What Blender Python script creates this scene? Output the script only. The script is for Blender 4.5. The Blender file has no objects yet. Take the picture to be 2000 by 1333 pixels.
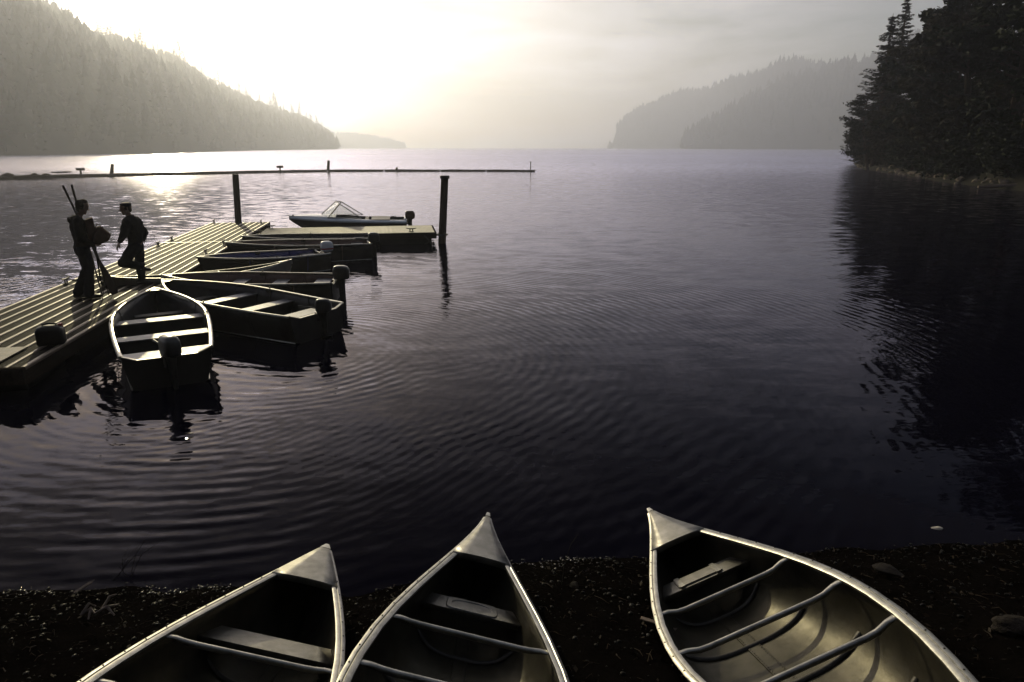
import bpy, math, random
import numpy as np
from mathutils import Vector, Matrix

R = math.radians
scene = bpy.context.scene
COL = scene.collection

# ------------------------------------------------------------------ camera
cam_data = bpy.data.cameras.new('camera')
cam = bpy.data.objects.new('camera', cam_data)
COL.objects.link(cam)
cam_data.sensor_width = 36.0
cam_data.lens = 24.0
cam_data.clip_start = 0.05
cam_data.clip_end = 20000
cam.location = (0, 0, 3.1)
cam.rotation_euler = (R(90 - 15.81), 0, 0)
scene.camera = cam

# ------------------------------------------------------------------ light
SUN_AZ = R(-26.5)     # left of the view axis (+Y)
SUN_EL = R(13.5)
sun_dir = Vector((math.sin(SUN_AZ) * math.cos(SUN_EL), math.cos(SUN_AZ) * math.cos(SUN_EL), math.sin(SUN_EL)))
sd = bpy.data.lights.new('sun', 'SUN')
sd.energy = 5.0
sd.angle = R(0.53)
sd.color = (1.0, 0.88, 0.52)
sun = bpy.data.objects.new('sun', sd)
COL.objects.link(sun)
sun.rotation_euler = sun_dir.to_track_quat('Z', 'Y').to_euler()
sun.location = (-20, 40, 60)

world = bpy.data.worlds.new('World')
scene.world = world
world.use_nodes = True
wn, wl = world.node_tree.nodes, world.node_tree.links
bg = wn['Background']
sky = wn.new('ShaderNodeTexSky')
sky.sky_type = 'NISHITA'
sky.sun_disc = False
sky.sun_elevation = SUN_EL
sky.sun_rotation = SUN_AZ
sky.altitude = 200
sky.air_density = 1.0
sky.dust_density = 3.0
sky.ozone_density = 1.0
# soft broken cloud, the same all round the sky
wtc = wn.new('ShaderNodeTexCoord')
wmp = wn.new('ShaderNodeMapping')
wmp.inputs['Scale'].default_value = (1.0, 1.0, 5.0)
wnz = wn.new('ShaderNodeTexNoise')
wnz.inputs['Scale'].default_value = 2.6
wnz.inputs['Detail'].default_value = 6
wnz.inputs['Roughness'].default_value = 0.55
wnz.inputs['Distortion'].default_value = 0.4
wrm = wn.new('ShaderNodeMapRange')
wrm.inputs['From Min'].default_value = 0.40
wrm.inputs['From Max'].default_value = 0.68
wbw = wn.new('ShaderNodeRGBToBW')
wmix = wn.new('ShaderNodeMix'); wmix.data_type = 'RGBA'
wgr = wn.new('ShaderNodeMix'); wgr.data_type = 'RGBA'; wgr.blend_type = 'MULTIPLY'; wgr.inputs[0].default_value = 1.0
wl.new(wtc.outputs['Generated'], wmp.inputs['Vector'])
wl.new(wmp.outputs['Vector'], wnz.inputs['Vector'])
wl.new(wnz.outputs['Fac'], wrm.inputs['Value'])
wl.new(sky.outputs['Color'], wbw.inputs['Color'])
wl.new(wbw.outputs['Val'], wgr.inputs[6])
wgr.inputs[7].default_value = (2.1, 2.0, 2.05, 1)
wsc = wn.new('ShaderNodeMath'); wsc.operation = 'MULTIPLY'; wsc.inputs[1].default_value = 1.0
wl.new(wrm.outputs['Result'], wsc.inputs[0]); wl.new(wsc.outputs[0], wmix.inputs[0])
wl.new(sky.outputs['Color'], wmix.inputs[6])
wl.new(wgr.outputs[2], wmix.inputs[7])
wl.new(wmix.outputs[2], bg.inputs['Color'])
bg.inputs['Strength'].default_value = 0.13

scene.view_settings.view_transform = 'Standard'
scene.view_settings.look = 'None'
scene.view_settings.gamma = 1.0
scene.view_settings.use_curve_mapping = False
scene.view_settings.exposure = -0.78
scene.cycles.use_denoising = True
scene.cycles.max_bounces = 6
scene.cycles.transparent_max_bounces = 6
scene.cycles.volume_bounces = 2
scene.cycles.adaptive_threshold = 0.03
scene.cycles.sample_clamp_indirect = 6.0

# ------------------------------------------------------------------ helpers
rng = random.Random(7)


def tag(o, label=None, cat=None, group=None, kind=None):
    if label: o['label'] = label
    if cat: o['category'] = cat
    if group: o['group'] = group
    if kind: o['kind'] = kind
    return o


class MB:
    """collects verts and faces of one mesh"""
    def __init__(self):
        self.v, self.f = [], []

    def add(self, v, f):
        n = len(self.v)
        self.v += [tuple(p) for p in v]
        self.f += [tuple(i + n for i in q) for q in f]
        return self

    def box(self, c, s, rz=0.0, m=None):
        hx, hy, hz = s[0] / 2, s[1] / 2, s[2] / 2
        pts = [Vector((x, y, z)) for x in (-hx, hx) for y in (-hy, hy) for z in (-hz, hz)]
        M = m if m is not None else Matrix.Rotation(rz, 3, 'Z')
        pts = [M @ p + Vector(c) for p in pts]
        return self.add(pts, [(0, 1, 3, 2), (4, 6, 7, 5), (0, 4, 5, 1), (2, 3, 7, 6), (0, 2, 6, 4), (1, 5, 7, 3)])

    def rings(self, rings, cap=True, closed=True):
        n = len(rings[0]); base = len(self.v)
        for r in rings: self.v += [tuple(p) for p in r]
        for i in range(len(rings) - 1):
            for j in range(n if closed else n - 1):
                k = (j + 1) % n
                a, b = base + i * n, base + (i + 1) * n
                self.f.append((a + j, a + k, b + k, b + j))
        if cap and closed:
            self.f.append(tuple(base + j for j in reversed(range(n))))
            self.f.append(tuple(base + (len(rings) - 1) * n + j for j in range(n)))
        return self

    def tube(self, path, rad, n=8, cap=True, flat=None):
        """round tube; flat = per-point (width factor, height factor)"""
        path = [Vector(p) for p in path]
        if not hasattr(rad, '__len__'): rad = [rad] * len(path)
        rs = []
        for i, p in enumerate(path):
            d = (path[min(i + 1, len(path) - 1)] - path[max(i - 1, 0)]).normalized()
            up = Vector((0, 0, 1)) if abs(d.z) < 0.9 else Vector((1, 0, 0))
            s = d.cross(up).normalized(); u = s.cross(d).normalized()
            fw, fh = flat[i] if flat else (1, 1)
            rs.append([p + s * math.cos(2 * math.pi * k / n) * rad[i] * fw + u * math.sin(2 * math.pi * k / n) * rad[i] * fh for k in range(n)])
        return self.rings(rs, cap)

    def sweep(self, path, prof, up=Vector((0, 0, 1)), sides=None):
        path = [Vector(p) for p in path]
        rs = []
        for i, p in enumerate(path):
            d = (path[min(i + 1, len(path) - 1)] - path[max(i - 1, 0)]).normalized()
            s = d.cross(up).normalized(); u = s.cross(d).normalized()
            rs.append([p + s * a + u * b for a, b in prof])
        return self.rings(rs, True)

    def loft(self, secs, n=20, axis='z'):
        """secs: (cx, cy, z, rx, ry, exponent)"""
        rs = []
        for cx, cy, z, rx, ry, e in secs:
            r = []
            for k in range(n):
                a = 2 * math.pi * k / n
                ca, sa = math.cos(a), math.sin(a)
                x = cx + rx * math.copysign(abs(ca) ** (2 / e), ca)
                y = cy + ry * math.copysign(abs(sa) ** (2 / e), sa)
                r.append((x, y, z) if axis == 'z' else (z, x, y))
            rs.append(r)
        return self.rings(rs, True)

    def xform(self, M):
        self.v = [tuple(M @ Vector(p)) for p in self.v]
        return self

    def mesh(self, name, mat, smooth=None):
        me = bpy.data.meshes.new(name)
        me.from_pydata(self.v, [], self.f)
        if mat: me.materials.append(mat)
        if smooth is not None:
            me.polygons.foreach_set('use_smooth', [True] * len(me.polygons))
            if smooth < 179:
                me.set_sharp_from_angle(angle=R(smooth))
        me.update()
        return me

    def build(self, name, mat, parent=None, smooth=None):
        o = bpy.data.objects.new(name, self.mesh(name, mat, smooth))
        COL.objects.link(o)
        if parent: o.parent = parent
        return o


def empty(name, loc, rz=0.0, rot=None):
    o = bpy.data.objects.new(name, None)
    COL.objects.link(o)
    o.location = loc
    o.rotation_euler = rot if rot else (0, 0, rz)
    o.empty_display_size = 0.2
    return o


def np_mesh(name, V, F, mat, parent=None, smooth=False):
    """V (n,3) F (m,k) numpy"""
    me = bpy.data.meshes.new(name)
    V = np.asarray(V, np.float32); F = np.asarray(F, np.int32)
    m, k = F.shape
    me.vertices.add(len(V)); me.vertices.foreach_set('co', V.ravel())
    me.loops.add(m * k); me.loops.foreach_set('vertex_index', F.ravel())
    me.polygons.add(m)
    me.polygons.foreach_set('loop_start', np.arange(0, m * k, k, dtype=np.int32))
    if smooth: me.polygons.foreach_set('use_smooth', np.ones(m, bool))
    me.materials.append(mat)
    me.update(calc_edges=True); me.validate()
    o = bpy.data.objects.new(name, me)
    COL.objects.link(o)
    if parent: o.parent = parent
    return o


MATS = {}


def mat(name, col, rough=0.6, metal=0.0, var=0.25, scale=6.0, rvar=0.12, bump=0.0, bscale=40.0, col2=None, spec=None, stretch=None, trans=0.0, ior=1.45, alpha=1.0, coat=0.0):
    """procedural principled: noise-broken colour, roughness and fine relief"""
    m = bpy.data.materials.new(name); m.use_nodes = True
    nt = m.node_tree; N, L = nt.nodes, nt.links
    b = N['Principled BSDF']
    tc = N.new('ShaderNodeTexCoord')
    mp = N.new('ShaderNodeMapping')
    if stretch: mp.inputs['Scale'].default_value = stretch
    L.new(tc.outputs['Object'], mp.inputs['Vector'])
    nz = N.new('ShaderNodeTexNoise'); nz.inputs['Scale'].default_value = scale
    nz.inputs['Detail'].default_value = 6; nz.inputs['Roughness'].default_value = 0.6
    L.new(mp.outputs['Vector'], nz.inputs['Vector'])
    mx = N.new('ShaderNodeMix'); mx.data_type = 'RGBA'
    c2 = col2 if col2 else tuple(c * (1 - var) for c in col)
    c1 = col if col2 else tuple(min(1, c * (1 + var * 0.6)) for c in col)
    mx.inputs[6].default_value = (*c2, 1); mx.inputs[7].default_value = (*c1, 1)
    mr = N.new('ShaderNodeMapRange'); mr.inputs['From Min'].default_value = 0.3; mr.inputs['From Max'].default_value = 0.7
    L.new(nz.outputs['Fac'], mr.inputs['Value']); L.new(mr.outputs['Result'], mx.inputs[0])
    L.new(mx.outputs[2], b.inputs['Base Color'])
    rr = N.new('ShaderNodeMapRange'); rr.inputs['To Min'].default_value = max(0.02, rough - rvar); rr.inputs['To Max'].default_value = min(1, rough + rvar)
    nz2 = N.new('ShaderNodeTexNoise'); nz2.inputs['Scale'].default_value = scale * 2.3; nz2.inputs['Detail'].default_value = 4
    L.new(mp.outputs['Vector'], nz2.inputs['Vector'])
    L.new(nz2.outputs['Fac'], rr.inputs['Value']); L.new(rr.outputs['Result'], b.inputs['Roughness'])
    b.inputs['Metallic'].default_value = metal
    b.inputs['Specular IOR Level'].default_value = spec if spec is not None else (0.5 if rough < 0.6 else 0.1)
    b.inputs['IOR'].default_value = ior
    if coat: b.inputs['Coat Weight'].default_value = coat
    if trans: b.inputs['Transmission Weight'].default_value = trans
    if alpha < 1: b.inputs['Alpha'].default_value = alpha
    if bump:
        nb = N.new('ShaderNodeTexNoise'); nb.inputs['Scale'].default_value = bscale; nb.inputs['Detail'].default_value = 5
        L.new(mp.outputs['Vector'], nb.inputs['Vector'])
        bp = N.new('ShaderNodeBump'); bp.inputs['Strength'].default_value = 1.0; bp.inputs['Distance'].default_value = bump
        L.new(nb.outputs['Fac'], bp.inputs['Height']); L.new(bp.outputs['Normal'], b.inputs['Normal'])
    MATS[name] = m
    return m


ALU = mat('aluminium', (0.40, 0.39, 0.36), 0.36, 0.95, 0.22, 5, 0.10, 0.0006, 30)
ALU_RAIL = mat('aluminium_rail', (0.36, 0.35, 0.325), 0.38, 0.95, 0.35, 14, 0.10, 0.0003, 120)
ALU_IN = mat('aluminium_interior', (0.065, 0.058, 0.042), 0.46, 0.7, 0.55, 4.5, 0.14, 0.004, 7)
ALU_DECK = mat('aluminium_deck', (0.25, 0.24, 0.225), 0.45, 0.9, 0.45, 7, 0.14, 0.0018, 16)
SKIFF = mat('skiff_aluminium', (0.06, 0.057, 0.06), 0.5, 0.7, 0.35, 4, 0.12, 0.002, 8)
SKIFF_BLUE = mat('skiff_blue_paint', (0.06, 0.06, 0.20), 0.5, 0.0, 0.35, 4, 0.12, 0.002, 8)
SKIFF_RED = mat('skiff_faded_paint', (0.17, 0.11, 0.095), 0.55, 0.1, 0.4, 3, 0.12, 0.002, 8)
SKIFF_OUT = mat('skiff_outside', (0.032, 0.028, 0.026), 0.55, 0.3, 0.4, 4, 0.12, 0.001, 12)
BENCH = mat('bench_aluminium', (0.22, 0.22, 0.245), 0.52, 0.8, 0.25, 7, 0.12, 0.0006, 50)
BLACK = mat('black_plastic', (0.02, 0.02, 0.021), 0.35, 0.0, 0.3, 8, 0.1)
DARKMETAL = mat('dark_metal', (0.06, 0.055, 0.05), 0.5, 0.6, 0.4, 12, 0.1, 0.001, 60)
COWL_WHITE = mat('cowl_white', (0.70, 0.71, 0.75), 0.3, 0.0, 0.1, 8, 0.08, coat=0.4)
COWL_RED = mat('cowl_red_stripe', (0.35, 0.05, 0.04), 0.4, 0.0, 0.2, 8, 0.08)
MOTOR = mat('motor_cowl', (0.035, 0.033, 0.032), 0.33, 0.0, 0.3, 8, 0.1, coat=0.3)
MOTOR_BROWN = mat('motor_cowl_brown', (0.10, 0.06, 0.04), 0.3, 0.0, 0.3, 8, 0.1, coat=0.3)
CHROME = mat('worn_chrome', (0.75, 0.74, 0.72), 0.2, 1.0, 0.1, 10, 0.08)
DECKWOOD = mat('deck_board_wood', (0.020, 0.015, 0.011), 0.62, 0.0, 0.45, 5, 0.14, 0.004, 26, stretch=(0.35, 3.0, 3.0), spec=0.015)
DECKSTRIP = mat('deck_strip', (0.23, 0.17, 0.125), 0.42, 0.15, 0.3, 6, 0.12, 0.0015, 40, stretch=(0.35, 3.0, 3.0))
DECKPLATE = mat('deck_plate', (0.20, 0.17, 0.13), 0.5, 0.2, 0.35, 5, 0.1, 0.002, 30)
DOCKBEAM = mat('dock_beam_wood', (0.045, 0.034, 0.026), 0.8, 0.0, 0.4, 5, 0.1, 0.004, 20, stretch=(0.4, 3, 3), spec=0.0)
FINGER = mat('finger_deck', (0.12, 0.095, 0.07), 0.55, 0.1, 0.35, 4, 0.1, 0.002, 40)
FLOATMAT = mat('dock_float', (0.025, 0.022, 0.02), 0.7, 0.0, 0.4, 4, 0.1, 0.005, 12)
PILE = mat('pile_wood', (0.075, 0.055, 0.042), 0.8, 0.0, 0.5, 4, 0.1, 0.012, 9, stretch=(4, 4, 0.5))
LOG = mat('log_bark', (0.10, 0.075, 0.055), 0.8, 0.0, 0.5, 3, 0.1, 0.02, 8)
BARK = mat('tree_bark', (0.06, 0.045, 0.033), 0.9, 0.0, 0.4, 3, 0.05, 0.02, 8)
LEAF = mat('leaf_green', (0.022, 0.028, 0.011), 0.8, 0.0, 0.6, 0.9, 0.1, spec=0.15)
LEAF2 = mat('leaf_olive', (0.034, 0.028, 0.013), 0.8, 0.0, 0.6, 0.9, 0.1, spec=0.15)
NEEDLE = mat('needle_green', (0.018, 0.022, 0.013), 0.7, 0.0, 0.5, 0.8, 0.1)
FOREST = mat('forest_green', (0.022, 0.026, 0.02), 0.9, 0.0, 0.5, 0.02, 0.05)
HILL = mat('hill_ground', (0.03, 0.028, 0.02), 0.95, 0.0, 0.5, 0.02, 0.03)
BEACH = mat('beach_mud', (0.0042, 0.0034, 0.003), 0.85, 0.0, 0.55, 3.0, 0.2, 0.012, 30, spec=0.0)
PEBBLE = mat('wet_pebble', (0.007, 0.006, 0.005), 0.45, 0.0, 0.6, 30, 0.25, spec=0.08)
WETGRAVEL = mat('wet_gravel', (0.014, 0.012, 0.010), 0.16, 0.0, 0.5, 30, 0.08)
ROCK = mat('rock_grey', (0.035, 0.028, 0.023), 0.75, 0.0, 0.45, 6, 0.15, 0.01, 18)
SHOREROCK = mat('shore_rock', (0.22, 0.18, 0.14), 0.8, 0.0, 0.5, 1.2, 0.1, 0.03, 5)
TWIG = mat('twig', (0.032, 0.019, 0.011), 0.65, 0.0, 0.6, 9, 0.15)
LEAFDEAD = mat('dead_leaf', (0.022, 0.014, 0.008), 0.7, 0.0, 0.6, 9, 0.15)
DRIFT = mat('driftwood', (0.20, 0.155, 0.13), 0.6, 0.0, 0.35, 12, 0.1, 0.003, 60)
PALE = mat('pale_shell', (0.65, 0.58, 0.5), 0.5, 0.0, 0.3, 30, 0.1)
SKIN = mat('skin', (0.22, 0.13, 0.09), 0.5, 0.0, 0.15, 12, 0.08)
JACKET = mat('jacket_cloth', (0.020, 0.015, 0.014), 0.9, 0.0, 0.3, 10, 0.05, 0.004, 30)
JACKET2 = mat('dark_shirt_cloth', (0.016, 0.014, 0.016), 0.9, 0.0, 0.3, 10, 0.05, 0.004, 30)
TROUSER = mat('trouser_cloth', (0.014, 0.014, 0.019), 0.92, 0.0, 0.3, 10, 0.05, 0.004, 30)
HAIR = mat('hair_brown', (0.035, 0.022, 0.014), 0.6, 0.0, 0.4, 30, 0.1)
BOOT = mat('boot_leather', (0.03, 0.022, 0.018), 0.5, 0.0, 0.3, 20, 0.1)
CANVAS = mat('bag_canvas', (0.05, 0.022, 0.017), 0.85, 0.0, 0.3, 14, 0.05, 0.003, 60)
CARDBOARD = mat('bag_paper', (0.07, 0.035, 0.025), 0.8, 0.0, 0.3, 10, 0.05, 0.002, 40)
OARWOOD = mat('oar_wood', (0.05, 0.032, 0.02), 0.5, 0.0, 0.35, 6, 0.1, stretch=(3, 3, 0.4))
ROPE = mat('rope', (0.45, 0.38, 0.28), 0.7, 0.0, 0.3, 40, 0.05, 0.002, 120)
GEL = mat('gelcoat_white', (0.62, 0.66, 0.74), 0.28, 0.0, 0.1, 3, 0.08, coat=0.4)
GELDARK = mat('gelcoat_dark', (0.05, 0.04, 0.045), 0.35, 0.0, 0.2, 3, 0.08, coat=0.3)
VINYL = mat('seat_vinyl', (0.07, 0.055, 0.05), 0.5, 0.0, 0.3, 6, 0.1)
CAN = mat('fuel_can_paint', (0.012, 0.008, 0.007), 0.5, 0.0, 0.4, 8, 0.1)
REED = mat('reed', (0.02, 0.018, 0.01), 0.6, 0.0, 0.4, 10, 0.1)

gm = bpy.data.materials.new('windscreen_glass'); gm.use_nodes = True
gb = gm.node_tree.nodes['Principled BSDF']
gb.inputs['Base Color'].default_value = (0.9, 0.92, 0.9, 1); gb.inputs['Roughness'].default_value = 0.08
gb.inputs['Transmission Weight'].default_value = 1.0; gb.inputs['IOR'].default_value = 1.45
GLASS = gm

# ------------------------------------------------------------------ water
wm = bpy.data.materials.new('lake_water'); wm.use_nodes = True
N, L = wm.node_tree.nodes, wm.node_tree.links
N.remove(N['Principled BSDF'])
wgl = N.new('ShaderNodeBsdfGlossy'); wgl.inputs['Color'].default_value = (0.86, 0.84, 1.0, 1)
wdf = N.new('ShaderNodeBsdfDiffuse'); wdf.inputs['Color'].default_value = (0.004, 0.0035, 0.008, 1)
wms = N.new('ShaderNodeMixShader')
L.new(wdf.outputs[0], wms.inputs[1]); L.new(wgl.outputs[0], wms.inputs[2])
L.new(wms.outputs[0], [n_ for n_ in N if n_.type == 'OUTPUT_MATERIAL'][0].inputs['Surface'])
geo = N.new('ShaderNodeNewGeometry')


def vm(op, *a):
    n = N.new('ShaderNodeVectorMath'); n.operation = op
    for i, x in enumerate(a):
        if isinstance(x, (tuple, list)): n.inputs[i].default_value = x
        elif isinstance(x, (int, float)): n.inputs['Scale' if op == 'SCALE' else i].default_value = x
        else: L.new(x, n.inputs['Scale' if (op == 'SCALE' and i == 1) else i])
    return n.outputs['Value' if op in ('LENGTH', 'DISTANCE', 'DOT_PRODUCT') else 'Vector']


def ma(op, *a, clamp=False):
    n = N.new('ShaderNodeMath'); n.operation = op; n.use_clamp = clamp
    for i, x in enumerate(a):
        if isinstance(x, (int, float)): n.inputs[i].default_value = x
        else: L.new(x, n.inputs[i])
    return n.outputs[0]


def mrange(x, a, b, c, d, smooth=False):
    n = N.new('ShaderNodeMapRange'); n.clamp = True
    if smooth: n.interpolation_type = 'SMOOTHSTEP'
    L.new(x, n.inputs[0])
    for i, v in enumerate((a, b, c, d)): n.inputs[i + 1].default_value = v
    return n.outputs[0]


def noise(vec, scale, detail=2.0, rough=0.5, stretch=None):
    if stretch:
        vec = vm('MULTIPLY', vec, stretch)
    n = N.new('ShaderNodeTexNoise'); n.inputs['Scale'].default_value = scale
    n.inputs['Detail'].default_value = detail; n.inputs['Roughness'].default_value = rough
    L.new(vec, n.inputs['Vector'])
    return n.outputs['Fac'], n.outputs['Color']


P = vm('MULTIPLY', geo.outputs['Position'], (1, 1, 0))
dist = vm('LENGTH', P)


def slope_noise(scale, amp, detail=2.0, stretch=None, rough=0.5):
    _, c = noise(P, scale, detail, rough, stretch)
    v = vm('MULTIPLY', vm('SUBTRACT', c, (0.5, 0.5, 0.5)), (2, 2, 0))
    return vm('SCALE', v, amp)


def ring(cx, cy, lam, amp, r0, r1, phase=0.0, seed=0.0):
    d = vm('SUBTRACT', P, (cx, cy, 0))
    r = vm('LENGTH', d)
    dr = vm('NORMALIZE', d)
    w, _ = noise(vm('ADD', P, (seed, seed * 1.7, 0)), 0.22, 2.0)
    w2, _ = noise(vm('ADD', P, (seed * 2.3, seed, 0)), 0.9, 2.0)
    ph = ma('ADD', ma('MULTIPLY', r, 2 * math.pi / lam), ma('ADD', ma('MULTIPLY', w, 9.0), ma('MULTIPLY', w2, 5.0)))
    c = ma('COSINE', ma('ADD', ph, phase))
    env = ma('MULTIPLY', mrange(r, 0.3, r0, 0.0, 1.0, True), mrange(r, r0, r1, 1.0, 0.0, True))
    pt, _ = noise(vm('ADD', P, (seed * 3.1, -seed, 0)), 0.35, 1.0)
    env = ma('MULTIPLY', env, mrange(pt, 0.40, 0.64, 0.06, 1.1))
    return vm('SCALE', dr, ma('MULTIPLY', ma('MULTIPLY', c, env), amp))


sl = ring(-3.6, 10.4, 0.18, 0.050, 2.5, 24.0, 0.0, 1.0)
sl = vm('ADD', sl, ring(-4.4, 8.6, 0.14, 0.030, 2.0, 16.0, 1.0, 5.0))
sl = vm('ADD', sl, ring(-3.0, 12.6, 0.24, 0.024, 4.0, 40.0, 2.0, 9.0))
# light air: fine ripple everywhere, breeze-ruffled water beyond the boom
near = slope_noise(2.6, 0.018, 3.0, (0.5, 1.9, 1))
fine = slope_noise(12.0, 0.034, 2.0, (0.6, 1.6, 1))
mid_amp = mrange(dist, 12.0, 50.0, 0.3, 1.1)
mid = vm('SCALE', slope_noise(2.2, 0.135, 3.0, (0.6, 1.3, 1)), mid_amp)
pat, _ = noise(P, 0.012, 3.0, 0.6, (0.35, 1.6, 1))
far_amp = ma('MULTIPLY', mrange(dist, 60.0, 160.0, 0.0, 1.0, True), mrange(pat, 0.35, 0.6, 0.45, 1.0))
far = vm('SCALE', slope_noise(1.4, 0.35, 4.0, (0.8, 1.2, 1), 0.65), far_amp)
calm = mrange(vm('DISTANCE', P, (-4.0, 10.0, 0)), 6.0, 26.0, 1.0, 0.45)
near = vm('SCALE', near, calm)
for x in (near, fine, mid, far): sl = vm('ADD', sl, x)
L.new(mrange(dist, 30.0, 130.0, 0.035, 0.22), wgl.inputs['Roughness'])
nrm = vm('NORMALIZE', vm('SUBTRACT', (0, 0, 1), sl))
L.new(nrm, wgl.inputs['Normal'])
# reflectance of water (n = 1.333) with the share of p-polarised light the photograph shows
ct = ma('MAXIMUM', ma('ABSOLUTE', vm('DOT_PRODUCT', nrm, geo.outputs['Incoming'])), 0.002)
N2 = 1.777
rt = ma('SQRT', ma('ADD', ma('MULTIPLY', ct, ct), N2 - 1.0))
rs_f = ma('POWER', ma('DIVIDE', ma('SUBTRACT', rt, ct), ma('ADD', rt, ct)), 2.0)
nc = ma('MULTIPLY', ct, N2)
rp_f = ma('POWER', ma('ABSOLUTE', ma('DIVIDE', ma('SUBTRACT', rt, nc), ma('ADD', rt, nc))), 2.0)
L.new(ma('ADD', ma('MULTIPLY', rp_f, 0.985), ma('MULTIPLY', rs_f, 0.015)), wms.inputs[0])

m = MB()
EXT = 5000
m.add([(-EXT, -40, 0), (EXT, -40, 0), (EXT, EXT, 0), (-EXT, EXT, 0)], [(0, 1, 2, 3)])
water = m.build('water', wm)
tag(water, kind='structure')
m = MB()
m.add([(-EXT, -400, -4), (EXT, -400, -4), (EXT, EXT, -4), (-EXT, EXT, -4)], [(0, 1, 2, 3)])
tag(m.build('ground', BEACH), kind='structure')

# ------------------------------------------------------------------ beach (steep bank the canoes lie on)


def vnoise(x, y, s=0):
    return (math.sin(x * 1.3 + s) * math.cos(y * 1.7 - s) + math.sin(x * 3.1 - y * 2.3 + s * 2) * 0.5 + math.sin(x * 7.3 + y * 5.9 + s) * 0.25) / 1.75


CANOES = [(-1.258, 4.089, 0.495, 0.070, 0.900, 0.227, 0.919, 0.385, -0.256, 3.948), (-0.170, 4.339, 0.591, 0.013, 0.900, 0.179, 1.331, 0.299, -0.245, 4.581), (1.025, 4.580, 0.491, 0.058, 0.913, 0.156, 1.266, 0.329, 0.366, 3.855)]


def hull_floor(x, y):
    """height of the lowest canoe bottom over a point, or None"""
    best = None
    for (x0, y0, z0, h, Bm, rise, pw, pitch, roll, Ln) in CANOES:
        dx, dy = math.sin(h), -math.cos(h)
        s = ((x - x0) * dx + (y - y0) * dy) / math.cos(pitch) - 0.12
        lat = (x - x0) * math.cos(h) + (y - y0) * math.sin(h) - 0.4 * math.sin(roll)
        if 0 < s < Ln and abs(lat) < 0.9:
            ww = Bm / 2 * math.sin(math.pi / 2 * s / (Ln / 2)) ** pw * 0.75
            z = z0 + s * math.sin(pitch) - (rise + 0.33) * math.cos(pitch) + lat * math.sin(roll) + 0.9 * max(0, abs(lat) - 0.2) ** 2 - 0.05 + 1.6 * max(0, abs(lat) - ww)
            best = z if best is None else min(best, z)
    return best


def shore_y(x):
    pts = [(-40, 6.0), (-12, 4.6), (-3.7, 4.31), (-1.1, 4.27), (0.16, 4.62), (2.9, 4.82), (4.2, 4.92), (9, 5.6), (20, 9.0), (45, 16.0)]
    for (a, b), (c, d) in zip(pts, pts[1:]):
        if a <= x <= c: return b + (d - b) * (x - a) / (c - a) + 0.05 * vnoise(x * 1.9, 0.7, 4) + 0.02 * math.sin(x * 9.1 + 2)
    return pts[0][1] if x < -40 else pts[-1][1]


def beach_z(x, y):
    d = shore_y(x) - y
    sl_ = 0.365 - 0.02 * max(-1.5, min(1.5, x))
    if d > 0:
        z = sl_ * d
        if z > 1.45: z = 1.45 + (z - 1.45) * 0.35
        if z > 2.6: z = 2.6 + (z - 2.6) * 0.1
    else:
        z = 0.30 * d
    hf = hull_floor(x, y)
    if hf is not None: z = min(z, hf - 0.03)
    return max(-4.2, z + 0.015 * vnoise(x * 1.5, y * 1.5) + 0.03 * vnoise(x * 0.5, y * 0.5, 2) * min(1, abs(d)))


xs = np.concatenate([np.linspace(-60, -6, 40)[:-1], np.linspace(-6, 6, 150), np.linspace(6, 60, 40)[1:]])
ys = np.concatenate([np.linspace(-60, 0.5, 40)[:-1], np.linspace(0.5, 6, 90), np.linspace(6, 34, 30)[1:]])
V = np.array([(x, y, beach_z(x, y)) for y in ys for x in xs])
nx = len(xs)
F = np.array([(j * nx + i, j * nx + i + 1, (j + 1) * nx + i + 1, (j + 1) * nx + i) for j in range(len(ys) - 1) for i in range(nx - 1)])
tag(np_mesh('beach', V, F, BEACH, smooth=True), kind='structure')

# ------------------------------------------------------------------ hills
def interp(pts, x):
    if x <= pts[0][0]: return pts[0][1:]
    for a, b in zip(pts, pts[1:]):
        if x <= b[0]:
            t = (x - a[0]) / (b[0] - a[0])
            return tuple(p + (q - p) * t for p, q in zip(a[1:], b[1:]))
    return pts[-1][1:]


def conifer_unit(tiers=5, n=6, seed=0):
    """small far conifer, unit height: jagged stacked skirts"""
    r_ = random.Random(seed); V, F = [], []
    for k in range(tiers):
        z0 = 0.12 + 0.80 * k / tiers; z1 = min(1.0, z0 + 0.34 * (1.0 - 0.35 * k / tiers))
        rad = 0.17 * (1 - k / (tiers + 0.4)) * r_.uniform(0.85, 1.15)
        b = len(V); V.append((0, 0, z1))
        for j in range(n):
            a = 2 * math.pi * (j + r_.uniform(-0.3, 0.3)) / n
            q = rad * r_.uniform(0.55, 1.25)
            V.append((q * math.cos(a), q * math.sin(a), z0 + r_.uniform(-0.03, 0.03)))
        F += [(b, b + 1 + j, b + 1 + (j + 1) % n) for j in range(n)]
    b = len(V)
    V += [(-0.012, -0.01, 0), (0.012, -0.01, 0), (0, 0.014, 0), (0, 0, 0.5)]
    F += [(b, b + 1, b + 3), (b + 1, b + 2, b + 3), (b + 2, b, b + 3)]
    return np.array(V), np.array(F)


CONS = [conifer_unit(5 + k % 2, 6, k) for k in range(6)]


HK = 1.4


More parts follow.
